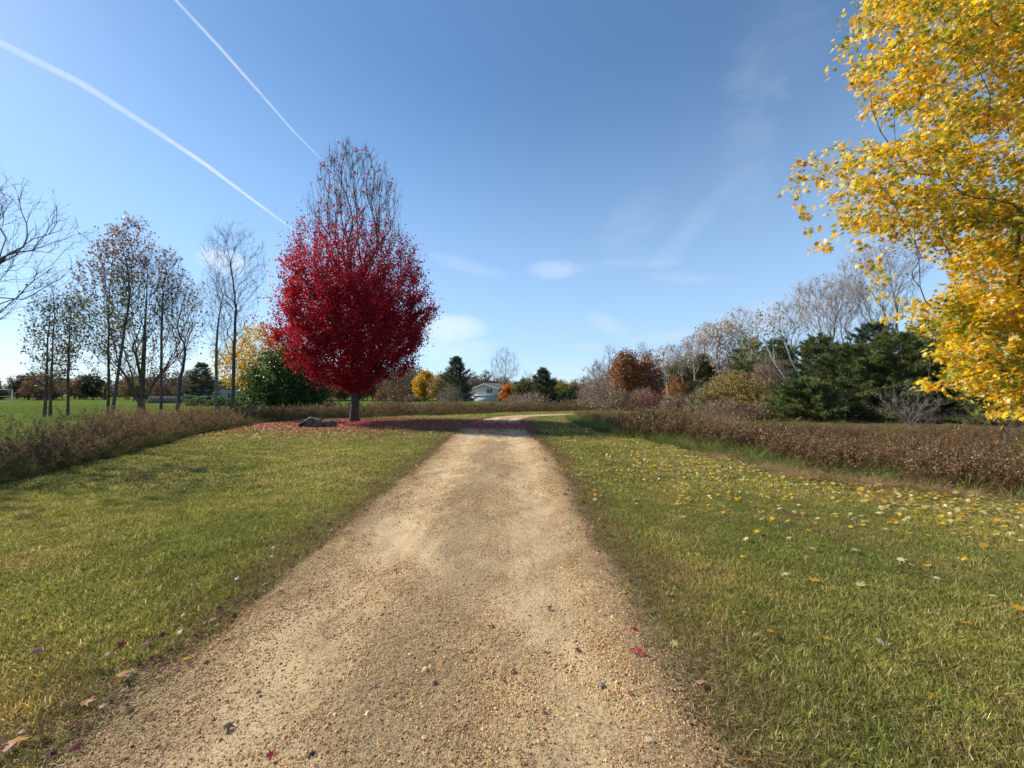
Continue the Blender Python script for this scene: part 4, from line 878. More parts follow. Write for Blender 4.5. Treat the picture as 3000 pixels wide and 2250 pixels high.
    o = link('dead_birch_pole', np_mesh('dead_birch_pole', V, [Q], mat=M['bark_birch'], smooth=True), None, b); tag(o, 'thin white branchless dead trunk standing before the orange leaved tree', 'dead tree')
build_right_wood(); print('right wood', time.time()-T_START)

# far woods that read as one mass ------------------------------------
def simple_tree(name, rng, H, R, P_, n, size, ntips=110, bark='bark_grey'):
    T = env(rng, ntips, H*.22, H, R, 'oval'); s = skeleton(rng, straight_trunk(rng, H*.6, 6, .08), order(rng, T, 6), .22, .03, .4, .5, 1.2, 1.6, .4, .05, 1)
    V, Q = tubes(s.chains, s.P); tw = twigs(rng, s, 3, (.8, 2.2), .03, .4, 3, .6); F1 = [Q, tw[1]+len(V)]; V = np.concatenate([V, tw[0]]); c = np.tile(np.array([.13,.11,.095]), (len(V), 1))
    if n:
        idx = np.where(s.tips <= 3)[0]; ii = rng.choice(idx, n); pos = s.P[ii]+rng.normal(0, .6, (n, 3)); me = leaf_cloud('x', rng, pos, rng.uniform(*size, n), LEAF2, P_['pal'], P_['pw'], None)
        V2 = np.empty(len(me.vertices)*3, np.float32); me.vertices.foreach_get('co', V2); V2 = V2.reshape(-1, 3); c2 = np.empty(len(V2)*4, np.float32); me.color_attributes[0].data.foreach_get('color', c2); c2 = c2.reshape(-1, 4)[:, :3]
        F2 = (np.arange(n)[:, None, None]*4+LEAF2[1][None]).reshape(-1, 3)+len(V); V = np.concatenate([V, V2]); c = np.concatenate([c, c2]); F1.append(F2); bpy.data.meshes.remove(me)
    return np_mesh(name, V, F1, c, M['leaf_dry'])
def build_far_woods():
    rng = np.random.default_rng(77)
    DULL = pal((.24,.17,.12,3), (.19,.15,.10,3), (.28,.19,.12,2)); RED = pal((.30,.14,.09,3), (.24,.13,.09,3)); YB = pal((.30,.20,.07,3), (.22,.15,.06,3)); DG = pal((.035,.05,.028,3), (.05,.065,.035,2))
    ms = [simple_tree('wood', rng, 11, 4.2, DULL, 0, (.4,.8)), simple_tree('wood', rng, 12, 4.5, DULL, 700, (.4,.8)), simple_tree('wood', rng, 10, 4.5, RED, 1400, (.5,.9)),
          simple_tree('wood', rng, 10, 4.5, YB, 1500, (.5,.9)), simple_tree('wood', rng, 9, 4, DG, 2300, (.5,.9)), simple_tree('wood', rng, 5, 4, DULL, 1100, (.4,.7))]
    def belt(nm, lab, n, u0, u1, Y0, Y1, hs, w):
        u = rng.uniform(u0, u1, n); Y = rng.uniform(Y0, Y1, n); X = (u-1500)/F*Y; pts = np.stack([X, Y, np.zeros(n)], 1); p = np.array(w, float); p /= p.sum()
        scatter(nm, pts, rotz(n, rng), rng.uniform(*hs, n), rng.choice(6, n, p=p), ms, lab, 'woods')
    belt('far_woods', 'far brown and grey wood along the back of the field on the left', 190, -900, 760, 150, 215, (.7, 1.15), [3,3,2,1,1,4])
    belt('far_woods', 'brownish wood behind the red maple and the far golden tree', 120, 850, 1440, 120, 165, (.6, 1.0), [3,4,1,2,1,4])
    belt('far_woods', 'low mixed wood behind the house and the far bend', 110, 1400, 1830, 128, 190, (.45, .85), [2,3,1,2,3,4])
    belt('far_woods', 'grey brown wood behind the pines on the right', 170, 1740, 3600, 60, 95, (.5, .9), [4,3,0,1,1,3])
    belt('far_woods', 'distant line of woods closing the horizon', 420, -2500, 5500, 330, 480, (.9, 1.5), [3,3,1,1,1,3])
    d = [('red_brown_tree', 'round russet tree at the back of the field, between the left trunks', 112, 140, 2, 1.05), ('red_brown_tree', 'smaller russet tree at the back of the field behind the many stemmed tree', 470, 130, 2, .7), ('orange_brown_tree', 'orange brown tree seen between stems of the many stemmed tree', 392, 120, 3, .75)]
    for nm, lab, u, Y, k, s in d:
        o = link(nm, ms[k], None, ((u-1500)/F*Y, Y, 0)); o.scale = (s, s, s*.85); tag(o, lab, 'tree')
build_far_woods(); print('far woods', time.time()-T_START)

# ------------------------------------------------------------------ weeds and tall grass
def parts_mesh(name, parts, mat):
    V, Fs, C, off = [], [], [], 0
    for v, f, c in parts:
        V.append(v); Fs.append(np.asarray(f)+off); C.append(np.broadcast_to(c, (len(v), 3))); off += len(v)
    tri = [f for f in Fs if f.shape[1] == 3]; qd = [f for f in Fs if f.shape[1] == 4]
    return np_mesh(name, np.concatenate(V), ([np.concatenate(tri)] if tri else [])+([np.concatenate(qd)] if qd else []), np.concatenate(C), mat)
SLIM = (np.array([(0,0,0),(-.09,.45,-.05),(0,1,-.22),(.09,.45,-.05)]), np.array([(0,1,2),(0,2,3)]))
def cloud_arrays(rng, pos, size, tpl, pal_, pw, droop=None, spread=1.0):
    n = len(pos); R = rand_rot(rng, n, droop, spread); TV, TF = tpl; V = np.einsum('nij,kj->nki', R, TV)*size.reshape(-1, 1, 1)+pos[:, None]
    p = np.array(pal_); c = p[rng.choice(len(p), n, p=np.array(pw)/sum(pw))]*rng.uniform(.65, 1.3, (n, 1))
    return V.reshape(-1, 3), (np.arange(n)[:, None, None]*len(TV)+TF[None]).reshape(-1, 3), np.repeat(c, len(TV), 0)
def weed_mesh(name, rng, h, leafpal, plume, nleaf=46, nst=3, plumepal=None, fat=1.0):
    parts = []; nst = nst+1
    for k in range(nst):
        b = rng.normal(0, .06, 2); ln = rng.normal(0, .24, 2); hh = h*rng.choice([.5, .72, .9, 1.05, 1.28])*rng.uniform(.92, 1.08); ts = np.linspace(0, 1, 6)
        P_ = np.stack([b[0]+ln[0]*ts**1.5*hh, b[1]+ln[1]*ts**1.5*hh, ts*hh], 1)
        V, Q = tubes([(np.arange(6), np.linspace(.0045, .0018, 6)*fat)], P_); parts.append((V, Q, np.array([.13,.075,.045])*rng.uniform(.5, 1.1)))
        t = rng.uniform(.12, .96, nleaf); pos = np.stack([np.interp(t, ts, P_[:, i]) for i in range(3)], 1)+rng.normal(0, .012, (nleaf, 3))
        parts.append(cloud_arrays(rng, pos, rng.uniform(.045, .105, nleaf)*fat, SLIM, *leafpal, droop=-.5, spread=1.3))
        if plume:
            m = plume; tt = rng.uniform(.72, 1.04, m); c = np.stack([np.interp(np.minimum(tt, 1), ts, P_[:, i]) for i in range(3)], 1); c[:, 2] += np.maximum(tt-1, 0)*hh
            a = rng.uniform(0, 2*PI, m); rr = rng.uniform(0, .11, m)*np.clip((1.06-tt)/.2, .15, 1)*h; c[:, 0] += rr*np.cos(a); c[:, 1] += rr*np.sin(a); c[:, 2] += rr*.5
            pp = plumepal or ([(.46,.35,.22),(.27,.175,.10),(.15,.085,.045)], [2.2,3,3])
            parts.append(cloud_arrays(rng, c, rng.uniform(.018, .042, m)*fat, LEAF2, *pp))
    return parts_mesh(name, parts, M['weed'])
RW = ([(.095,.042,.018),(.055,.025,.012),(.145,.068,.030),(.28,.155,.075),(.05,.045,.014)], [4,3.5,2.6,1.0,1.2])
LW = ([(.085,.042,.020),(.13,.075,.036),(.05,.026,.014),(.055,.065,.018),(.30,.20,.11)], [3.5,3,3,2.2,.9])
def build_weeds():
    rng = np.random.default_rng(55)
    red = [weed_mesh('dried_weed', rng, h, RW, 34, 50, 3) for h in (.90, 1.15, .65, .95)]
    TW = ([(.19,.11,.055),(.29,.19,.10),(.10,.055,.028),(.12,.12,.04)], [3,2.4,2.2,2.2])
    redf = [weed_mesh('dried_weed', rng, h, TW, 14, 26, 3, None, 1.8) for h in (.95, 1.05, .85)]
    lef = [weed_mesh('dried_weed', rng, h, LW, 60, 40, 3) for h in (1.05, 1.25, .7, .95)]
    leff = [weed_mesh('dried_weed', rng, h, LW, 34, 24, 3, None, 1.8) for h in (1.0, 1.1, .9)]
    GT = [(.10,.17,.035),(.15,.21,.05),(.07,.11,.025),(.30,.25,.12),(.36,.28,.15)]
    grn = [blade_mesh('tall_grass', rng, 75, .16, .50, .0095, GT, [5,4,3,1.5,1], 1.1, 1.3, M['grass_tall'], 3) for _ in range(3)]
    grass_shaded = [blade_mesh('tall_grass', rng, 75, .17, .52, .0095, [(.045,.065,.018),(.07,.095,.026),(.11,.085,.035),(.20,.155,.07)], [5,4,3,1], 1.1, 1.3, M['grass_tall'], 3) for _ in range(3)]  # blade colours darkened to paint in the shadowed foot of the left weeds
    tan = [blade_mesh('dry_grass', rng, 80, .20, .30, .0075, [(.42,.31,.17),(.34,.24,.13),(.25,.19,.10),(.14,.15,.05)], [4,3,2,1.5], 2.0, 1.6, M['grass_tall'], 3) for _ in range(3)]
    tall = [blade_mesh('reed_grass', rng, 24, .12, 1.25, .012, [(.46,.34,.21),(.36,.25,.15),(.28,.18,.12)], [3,3,2], .45, .5, M['grass_tall'], 3) for _ in range(2)]
    def put(nm, xy, sc, meshes, lab, cat='weeds', tilt=.08):
        n = len(xy); z = ground_z(xy[:, 0], xy[:, 1])-.01
        scatter(nm, np.stack([xy[:, 0], xy[:, 1], z], 1), rotz(n, rng, tilt), sc, rng.integers(0, len(meshes), n), meshes, lab, cat); print(nm, n)
    def edge_d(xy, line):
        L = spline(np.array(line, float), 6); return np.sqrt(((xy[:, None]-L[None])**2).sum(2).min(1))
    xy = sample_poly(rng, POLY_R, 26, None, (.5, 17)); xy = xy[in_view(xy, .25)]; d = edge_d(xy, E_R); w = wob(xy, .9, 2.); keep = (d > .25+.45*(w+.2)+.5*(xy[:, 1] > 10)*np.maximum(w, 0)) & (rng.uniform(0, 1, len(d)) < .72+.4*wob(xy, 2.3, 1.)); xy = xy[keep]; d = d[keep]
    put('dried_weeds', xy, rng.uniform(.72, 1.12, len(xy))*(1+.16*wob(xy, .8, 6.)+.16*wob(xy, 3.1, 2.))*rng.choice([.8, 1, 1.22], len(xy), p=[.3, .5, .2])*np.clip(.62+d*.35, .6, 1)*np.interp(d, [0, 1.2, 2.4, 4, 7], [.82, .76, .50, .33, .27])*np.interp(xy[:, 1], [5, 12, 17], [.92, 1.1, 1.35]), red, 'rust brown dried weeds filling the strip beside the right lawn')
    xy = sample_poly(rng, POLY_R, 6, None, (15, 60)); xy = xy[in_view(xy)]; d = edge_d(xy, E_R); keep = (d > .7); xy, d = xy[keep], d[keep]
    put('dried_weeds', xy, rng.uniform(.55, 1.05, len(xy))*np.interp(d, [0, 1, 3, 6], [.45, .62, .60, .45])*np.interp(xy[:, 0]/xy[:, 1], [.42, .62, 1.0], [1, .55, .28]), redf, 'rust brown dried weeds further back towards the right wood')
    xy = sample_poly(rng, POLY_R, 26, None, (.5, 40)); xy = xy[in_view(xy, .2)]; d = edge_d(xy, E_R); w = wob(xy, .9, 2.); pr = np.where(xy[:, 1] < 7, .16, .75)*np.exp(-(d/np.where(xy[:, 1] > 8, 1.25, .7))**2)+.015; xy = xy[rng.uniform(0, 1, len(xy)) < pr]
    put('tall_grass', xy, rng.uniform(.5, 1.1, len(xy)), grn, 'tall green grass leaning out from the right hand weeds', 'grass', .2)
    L = spline(np.array(E_R, float), 40); i = rng.integers(0, len(L), 2600); p = L[i]+rng.normal(0, .2, (2600, 2))-np.array([.2, 0]); pr = np.interp(p[:, 1], [4, 6, 7, 9.5, 11, 20, 30], [.02, .10, .5, .5, .1, .04, .08]); p = p[(rng.uniform(0, 1, 2600) < pr) & (wob(p, 1.3, 8.) > -.1) & (p[:, 1] < 31)]
    put('dry_grass', p, rng.uniform(.35, .85, len(p)), tan, 'matted straw coloured grass at the foot of the right hand weeds', 'grass', .25)
    c = np.array(ground_at(2110, 1290))[:2]*1.25; p = c+rng.normal(0, .55, (34, 2)); put('reed_grass', p, rng.uniform(.7, 1.1, 34), tall, 'pale upright reed like grass before the golden bush', 'grass', .05)
    # left belt
    xy = sample_poly(rng, POLY_L, 22); xy = xy[in_view(xy, .25)]; d = edge_d(xy, E_L); w = wob(xy, .8, 4.); keep = d > .12+.15*w; xy, d = xy[keep], d[keep]
    put('dried_weeds', xy, rng.uniform(.7, 1.12, len(xy))*(1+.20*wob(xy, .9, 1.)+.16*wob(xy, 3.1, 2.))*rng.choice([.8, 1, 1.25], len(xy), p=[.3, .5, .2])*np.clip(.55+d*.4, .5, .95)*np.interp(xy[:, 1], [4, 8, 14, 22], [.50, .64, .80, .66]), lef, 'brown weeds with pale fluffy seed heads along the left lawn')
    xy = sample_poly(rng, POLY_B, 5.5); xy = xy[in_view(xy)]; d = edge_d(xy, E_L); xy, d = xy[d > .7], d[d > .7]
    put('dried_weeds', xy, rng.uniform(.6, 1.12, len(xy))*np.clip(.42+d*.10, .42, .72)*(1+.3*wob(xy, .5, 1.)), leff, 'brown seed headed weeds across the back of the lawn')
    for line, poly, y1 in ((E_L, POLY_L, 24), (E_L, POLY_B, 60)):
        xy = sample_poly(rng, poly, 22 if poly is POLY_L else 12, None, (.5, y1)); xy = xy[in_view(xy, .2)]; d = edge_d(xy, line); xy = xy[rng.uniform(0, 1, len(xy)) < .85*np.exp(-(d/1.4)**2)+.10]
        put('tall_grass', xy, rng.uniform(.5, 1.0, len(xy)), grass_shaded, 'tall grass with shade painted into its green, edging the weeds on the left' if poly is POLY_L else 'tall grass in the same shade-darkened green, edging the weeds behind the lawn', 'grass', .2)
    # rough field edge behind the left belt
    fld = [(-40, 8), (-14, 8), (-20, 24), (-22, 31), (-70, 75), (-75, 55)]
    xy = sample_poly(rng, fld, 2.2); xy = xy[in_view(xy)]; d = np.abs(xy[:, 0]+.72*xy[:, 1]); xy = xy[rng.uniform(0, 1, len(xy)) < np.clip(.9-np.abs(xy[:, 1]-22)/60, .15, 1)]
    put('field_grass', xy, rng.uniform(.35, .8, len(xy)), grn, 'rough green grass of the field behind the left weeds', 'grass', .2)
build_weeds(); print('weeds', time.time()-T_START)

# ------------------------------------------------------------------ fallen leaves
LM = {}
def leaf_mesh(key, c, seed, mat='leaf'):
    rng = np.random.default_rng(seed); V, Ft = maple_leaf(5, rng.uniform(-.1, .25), rng.uniform(-.5, .6), rng.uniform(.34, .5)); V = V.copy()
    V[:, 2] += .06+.12*np.sin(V[:, 0]*5+seed)*np.abs(V[:, 0])+.08*np.cos(V[:, 1]*4+seed)
    # stalk
    n = len(V); V = np.vstack([V, [(-.012, 0, .03), (.012, 0, .03), (.05, -.42, .10)]]); Ft = np.vstack([Ft, [(n, n+1, n+2)]])
    cc = np.tile(np.array(c, float), (len(V), 1)); cc *= rng.uniform(.85, 1.1, (len(V), 1)); cc[0] *= .8
    V[:, 1] -= .35
    me = np_mesh('fallen_leaf', V, [Ft], cc, M[mat]); LM.setdefault(key, []).append(me)
LC = {'yellow': (.74,.50,.03), 'golden': (.66,.32,.02), 'cream': (.68,.58,.27), 'orange': (.50,.18,.03), 'red': (.26,.012,.03), 'plum': (.16,.035,.05), 'brown': (.26,.15,.09), 'pink': (.40,.19,.17), 'dark': (.10,.06,.04), 'white': (.74,.68,.44), 'rosy': (.68,.16,.16), 'wine': (.46,.035,.06), 'dusty': (.56,.27,.22)}
for k_, c_ in LC.items():
    for s_ in range(3): leaf_mesh(k_, c_, s_*7+len(k_), 'leaf_yellow' if k_ in ('yellow', 'golden', 'cream', 'white') else 'leaf')
def lay_leaf(col, p, size, rng, label, group=None):
    o = link('fallen_leaf', LM[col][rng.integers(0, 3)], None, p); o.rotation_euler = (rng.normal(0, .3), rng.normal(0, .3), rng.uniform(0, 2*PI)); o.scale = (size,)*3
    tag(o, label, 'leaf', group); return o
def build_fallen():
    rng = np.random.default_rng(9)
    singles = [('yellow',2069,1527,'bright yellow leaf upright in the grass near the middle of the right lawn'),('golden',2387,1717,'largest golden leaf lying on the right lawn'),('cream',2522,1729,'cream leaf lying level with the largest golden leaf'),
        ('yellow',2486,1811,'small yellow leaf below the cream one on the right lawn'),('golden',2835,1843,'golden leaf near the right edge of the lawn, below the scattered ones'),('yellow',2420,1888,'narrow yellow leaf low on the right lawn'),
        ('white',2579,1900,'pale forked leaf lying low on the right lawn'),('brown',1955,1754,'curled brown leaf at the right edge of the drive'),('cream',1977,1905,'cream leaf on gravel at the right edge of the drive'),('pink',2052,2022,'crumpled reddish leaf where gravel meets the right lawn'),
        ('orange',2188,2240,'orange brown leaf standing on edge at the bottom of the picture'),('white',2909,1763,'pale star shaped leaf nearest the right border'),('golden',2984,1798,'golden leaf cut by the right border'),('white',2745,1709,'pale leaf pair under the scatter on the right lawn'),
        ('golden',2720,1671,'tall curled golden leaf standing among the pale ones'),('cream',2805,1647,'long cream leaf pointing down the right lawn'),('orange',2442,1602,'orange leaf lying alone on the right lawn'),('white',2380,1619,'small pale leaf left of the orange one on the right lawn'),
        ('yellow',2576,1624,'yellow three pointed leaf right of the orange one'),('golden',2728,2057,'little golden leaf low in thick grass by the right corner'),('yellow',2181,1812,'tiny pale yellow leaf alone in the near right lawn'),('white',2651,1530,'large white maple leaf in the scatter by the right weeds'),
        ('cream',2596,1560,'cream leaf just below the large white one'),('yellow',1395,1535,'yellow leaf farthest up the middle of the drive'),('cream',1382,1560,'cream leaf just below the yellow one on the drive'),('cream',1459,1609,'pale leaf in the middle of the drive'),
        ('white',1524,1649,'small white leaf right of centre on the drive'),('golden',1564,1662,'golden leaf beside the small white one on the drive'),('yellow',1770,1721,'yellow leaf on the right side of the drive'),('yellow',1827,1744,'yellow leaf at the right drive edge by the curled brown one'),
        ('red',1442,1846,'bright red leaf in the middle of the near drive'),('plum',1273,1920,'dull purple leaf above the pale stones on the drive'),('plum',1691,1913,'dark purple leaf right of centre on the near drive'),('dark',1611,1791,'dark curled leaf in the right wheel track'),
        ('red',1330,2084,'small red leaf below the pale stones on the drive'),('pink',1586,2094,'faded pink leaf right of the small red one on the drive'),('dark',1335,1833,'dark shrivelled leaf left of the bright red one'),('dark',1284,1828,'smaller dark shrivelled leaf, leftmost on the near drive'),
        ('cream',1432,2232,'curled yellow leaf at the bottom centre of the drive'),('yellow',547,1941,'yellow green leaf at the left edge of the drive'),('cream',610,1948,'cream leaf just inside the left edge of the drive'),('red',665,1883,'dark red leaf at the left edge of the drive'),
        ('orange',362,1996,'orange leaf upright in the left verge'),('orange',251,2081,'rusty orange leaf lowest in the left verge'),('dark',667,2145,'grey crumpled leaf on the near left gravel'),('red',791,2233,'wine red leaf at the bottom left of the drive'),
        ('golden',47,2197,'tan yellow leaf in the bottom left corner'),('pink',27,2219,'pinkish leaf below the tan one in the bottom left corner'),('brown',624,1830,'light brown curled leaf on the left drive edge'),('brown',262,1702,'tan leaf lying on the left lawn'),
        ('pink',108,1925,'greyish leaf half sunk in the near left lawn'),('brown',590,1975,'dry brown leaf in the shade of the left verge'),('red',480,1965,'dark red leaf buried in the left verge grass'),('plum',210,2150,'plum leaf in the left verge near the corner')]
    for c, u, v, lab in singles:
        p = ground_at(u, v); on = path_dist(np.array([[p.x, p.y]]))[0] < -.05; z = ground_z(np.array([p.x]), np.array([p.y]))[0]
        p.z = z+(.024 if on else .040); big = {'large': 1.25, 'largest': 1.4, 'tiny': .6, 'small': .75, 'smaller': .7, 'little': .7}.get(next((w for w in lab.split() if w in ('large','largest','tiny','small','smaller','little')), ''), 1)
        lay_leaf(c, p, rng.uniform(.052, .066)*(1.0 if on else 1.25)*big, rng, lab)
    # the rest of the nearer yellow leaves: each a thing, nothing tells them apart
    cnt = 0; zones = [((6.2, 5.4), 1.5, 115), ((5.0, 7.2), 1.5, 75), ((3.7, 4.9), 1.4, 50)]
    lab = {'yellow': 'yellow maple leaf among the scatter on the right lawn', 'golden': 'golden orange maple leaf among the scatter on the right lawn', 'cream': 'cream maple leaf among the scatter on the right lawn', 'white': 'white maple leaf underside up among the scatter on the right lawn'}
    for zi, ((cx, cy), s, n) in enumerate(zones):
        zn = ('nearest the right hand weeds', 'farther up the right lawn', 'between the drive and the right hand scatter')[zi]
        k = 0
        while k < n:
            p = rng.normal((cx, cy), (s*.9, s), 2)
            if not inpoly(p[None], LAWN)[0] or path_dist(p[None])[0] < .1 or p[1] < 2.3 or p[0]/p[1] > 1.36: continue
            c = rng.choice(['yellow', 'golden', 'cream', 'white'], p=[.38, .22, .24, .16]); z = ground_z(p[:1], p[1:])[0]
            lay_leaf(c, (p[0], p[1], z+.045), rng.uniform(.06, .095), rng, lab[c].replace('among the scatter on the right lawn', 'in the grass '+zn), c+' leaves '+zn); k += 1
    # leaf litter nobody could count
    def litter(nm, xy, cols, w, sz, lab_, lift=.035):
        ms = []; 
        for c in cols: ms += LM[c]
        n = len(xy); idx = rng.choice(len(cols), n, p=np.array(w)/sum(w))*3+rng.integers(0, 3, n); rot = rotz(n, rng, .35)
        scatter(nm, np.stack([xy[:, 0], xy[:, 1], ground_z(xy[:, 0], xy[:, 1])+lift+rng.uniform(0, .015, n)], 1), rot, rng.uniform(*sz, n), idx, ms, lab_, 'leaves'); print(nm, n)
    n = 3600; p = np.stack([rng.normal(4.7, 2.0, n), rng.gamma(2.4, 2.7, n)+4.0], 1); p = p[inpoly(p, LAWN)]; p = p[(path_dist(p) > 0) & in_view(p)]; p = p[rng.uniform(0, 1, len(p)) < np.interp(p[:, 1], [4, 9, 16, 24], [.35, .5, .3, .12])*1.2]
    litter('yellow_leaf_litter', p, ['yellow', 'golden', 'cream', 'white'], [.42, .2, .24, .14], (.055, .10), 'pale and yellow leaves strewn thinly over the right lawn')
    n = 900; p = np.stack([rng.normal(6.6, .7, n), rng.uniform(4, 10, n)], 1); litter('yellow_leaf_litter', p, ['yellow', 'golden', 'cream', 'white'], [.25, .2, .35, .2], (.05, .085), 'pale leaves caught at the foot of the right hand weeds', .06)
    c = np.array([RM.x, RM.y]); n = 24000; th = rng.uniform(0, 2*PI, n); r = np.abs(rng.normal(0, 1, n))*3.6+.2; p = c+np.stack([r*np.cos(th)*1.55, r*np.sin(th)*.95-1.5], 1)
    n2 = 9000; q = np.stack([rng.uniform(-9, .9, n2), 0*np.zeros(n2)], 1); q[:, 1] = 20.6-.10*(q[:, 0]+4)+rng.normal(0, 1.25, n2); p = np.concatenate([p, q]); m = inpoly(p, LAWN); p = p[m & (p[:, 1] > 14.5)]
    litter('red_leaf_litter', p, ['wine', 'rosy', 'dusty', 'red', 'brown', 'plum'], [.30, .26, .16, .14, .06, .08], (.075, .12), 'carpet of crimson leaves under the red maple and across the drive')
    n = 5200; p = np.stack([rng.normal(-7.0, 3.2, n), 19.5-np.abs(rng.normal(0, 3.6, n))], 1); p = p[inpoly(p, LAWN)]; p = p[path_dist(p) > -.3]
    litter('brown_leaf_litter', p, ['brown', 'dusty', 'dark', 'orange'], [.5, .22, .18, .1], (.045, .08), 'dry brown leaves thinning out on the left lawn before the maple')
    n = 2300; y = rng.uniform(2.2, 20, n); p = np.stack([np.interp(y, CL[:, 1][:280], CL[:, 0][:280])+half_width(y)+rng.normal(-.05, .20, n), y], 1); p = p[rng.uniform(0, 1, n) < np.interp(y, [2, 6, 12, 18], [.06, .16, .4, .9])]
    litter('brown_leaf_litter', p, ['dark', 'plum', 'brown', 'wine'], [.35, .25, .25, .15], (.04, .075), 'dark leaves gathered along the right edge of the drive', .03)
    n = 420; y = 1.6+16*rng.uniform(0, 1, n)**1.5; p = np.stack([np.interp(y, CL[:, 1][:280], CL[:, 0][:280])-half_width(y)+rng.normal(-.05, .16, n), y], 1)
    litter('brown_leaf_litter', p, ['dark', 'plum', 'brown', 'red'], [.5, .2, .25, .05], (.035, .06), 'dark leaves caught along the left edge of the drive', .03)
    n = 130; y = rng.uniform(2, 16, n); p = np.stack([-.7+rng.uniform(-1.5, 1.5, n), y], 1)
    litter('brown_leaf_litter', p, ['dark', 'plum', 'brown', 'cream'], [.4, .25, .25, .1], (.025, .045), 'tiny dark leaf scraps dotted over the drive', .028)
build_fallen(); print('fallen', time.time()-T_START)

# ------------------------------------------------------------------ boulder and single stones
def build_stones():
    rng = np.random.default_rng(12)
    import bmesh
    bm = bmesh.new(); bmesh.ops.create_icosphere(bm, subdivisions=5, radius=1.0)
    V = np.array([v.co[:] for v in bm.verts]); Ft = np.array([[v.index for v in f.verts] for f in bm.faces]); bm.free()
    V = np.sign(V)*np.abs(V)**.78
    for a, lim in (((-.75,-.2,.62), .78), ((.35,-.15,.92), .60), ((.92,-.3,.15), .82), ((-.95,.1,-.1), .9), ((0,-.93,.35), .74), ((.55,-.8,.1), .72), ((-.35,-.9,0), .80), ((.1,.3,.95), .66), ((.80,-.1,.6), .80)):
        a = np.array(a)/np.linalg.norm(a); d = V@a; V -= np.clip(d-lim, 0, None)[:, None]*a*.93
    def n3(p, s, o): return np.sin(p[:, 0]*s+o+np.sin(p[:, 1]*s*1.3+o))*np.sin(p[:, 1]*s*.9-o+np.sin(p[:, 2]*s*1.1))*np.sin(p[:, 2]*s+o*2+p[:, 0]*s*.5)
    V = V*(1+.07*n3(V, 3, 1)[:, None]+.04*n3(V, 8, 2)[:, None]+.02*n3(V, 19, 3)[:, None]); V[:, 2] -= .10*np.exp(-((V[:, 0]-.35)/.10)**2)*(V[:, 2] > 0)
    V *= np.array([.88, .56, .56]); V[:, 2] = np.maximum(V[:, 2], -.14)
    m, q, out = new_mat('boulder_stone'); tcn = q.node('ShaderNodeTexCoord'); n1 = q.noise(tcn.outputs['Object'], 2.6, 6, .65, .5); n2 = q.noise(tcn.outputs['Object'], 16, 5, .7)
    c = q.mix(q.smooth(n1, .36, .64), (.04,.033,.027), (.15,.125,.095)); c = q.mix(1.0, c, q.mix(n2, (.6,.6,.6), (1.4,1.4,1.4)), 'MULTIPLY')
    q.l.new(principled(q, c, .9, .2, q.math('ADD', n1, q.math('MULTIPLY', n2, .4)), .9, .06).outputs[0], out.inputs[0])
    b = ground_at(930, 1252); b.z = .10
    o = link('boulder', np_mesh('boulder', V, [Ft], mat=m, smooth=True), None, b); o.rotation_euler = (0, .03, .12); tag(o, 'big flat topped grey brown boulder lying among crimson leaves', 'boulder')
    P_ = [(1246,1967,.024,(.60,.50,.37),'largest pale rounded stone on the near drive'),(1262,1958,.017,(.38,.30,.22),'tan stone leaning on the largest pale one'),(1268,2002,.022,(.18,.135,.10),'dark angular stone below the largest pale one'),
          (1501,1967,.017,(.24,.19,.135),'grey pointed stone in the middle of the near drive'),(1352,2127,.024,(.22,.17,.12),'dark grey stone set flush at the bottom of the drive'),(1201,1920,.014,(.62,.54,.42),'small cream stone left of the dull purple leaf'),
          (1281,1897,.013,(.60,.54,.44),'small cream stone above the dull purple leaf'),(1380,1912,.012,(.08,.06,.06),'tiny blackish stone right of the dull purple leaf'),(1158,1865,.015,(.18,.14,.105),'dark stone among pale grit left of centre'),
          (995,1995,.014,(.25,.20,.14),'grey stone on the left side of the drive'),(1078,2095,.016,(.60,.46,.30),'tan stone on the left side of the near drive'),(1095,2010,.024,(.28,.225,.165),'flat bluish grey stone left of the dark angular one'),
          (1255,1940,.010,(.5,.42,.3),'pea sized buff stone above the largest pale one'),(755,2032,.013,(.18,.15,.13),'dark chip on the left gravel'),(1905,2170,.018,(.42,.37,.30),'light grey stone at the bottom right of the drive'),
          (1245,2165,.015,(.42,.35,.27),'buff stone at the bottom of the drive left of the dark flush one'),(1760,2010,.020,(.17,.17,.16),'dark flat stone on the right side of the near drive'),(912,2215,.018,(.13,.12,.12),'black stone at the bottom left of the drive')]
    for u, v, r, c, lab in P_:
        p = ground_at(u, v, .02); p.z = .022+r*.22+ground_z(np.array([p.x]), np.array([p.y]))[0]; o = link('stone', stone_mesh('stone', rng, c, 3, .65, M['stone'], r, .1), None, p); o.rotation_euler = (0, 0, rng.uniform(0, 6)); tag(o, lab, 'stone')
build_stones()

# ------------------------------------------------------------------ houses, fence, vehicle
def prism(name, pts, y0, y1, mat):   # polygon in XZ, extruded along y
    n = len(pts); V = [(x, y0, z) for x, z in pts]+[(x, y1, z) for x, z in pts]; bpy_me = bpy.data.meshes.new(name)
    Fs = [tuple(range(n)), tuple(range(2*n-1, n-1, -1))]+[(i, i+n, (i+1) % n+n, (i+1) % n) for i in range(n)]
    bpy_me.from_pydata(V, [], Fs); bpy_me.update(); bpy_me.materials.append(mat)
    import bmesh; bm = bmesh.new(); bm.from_mesh(bpy_me); bmesh.ops.recalc_face_normals(bm, faces=bm.faces); bm.to_mesh(bpy_me); bm.free()
    return bpy_me
M['siding'] = flat_mat('white_siding', (.55,.55,.54), .7, .06, 1.5); M['siding_grey_and_shade'] = flat_mat('grey_and_shaded_siding', (.34,.38,.42), .7, .08, 1.5)
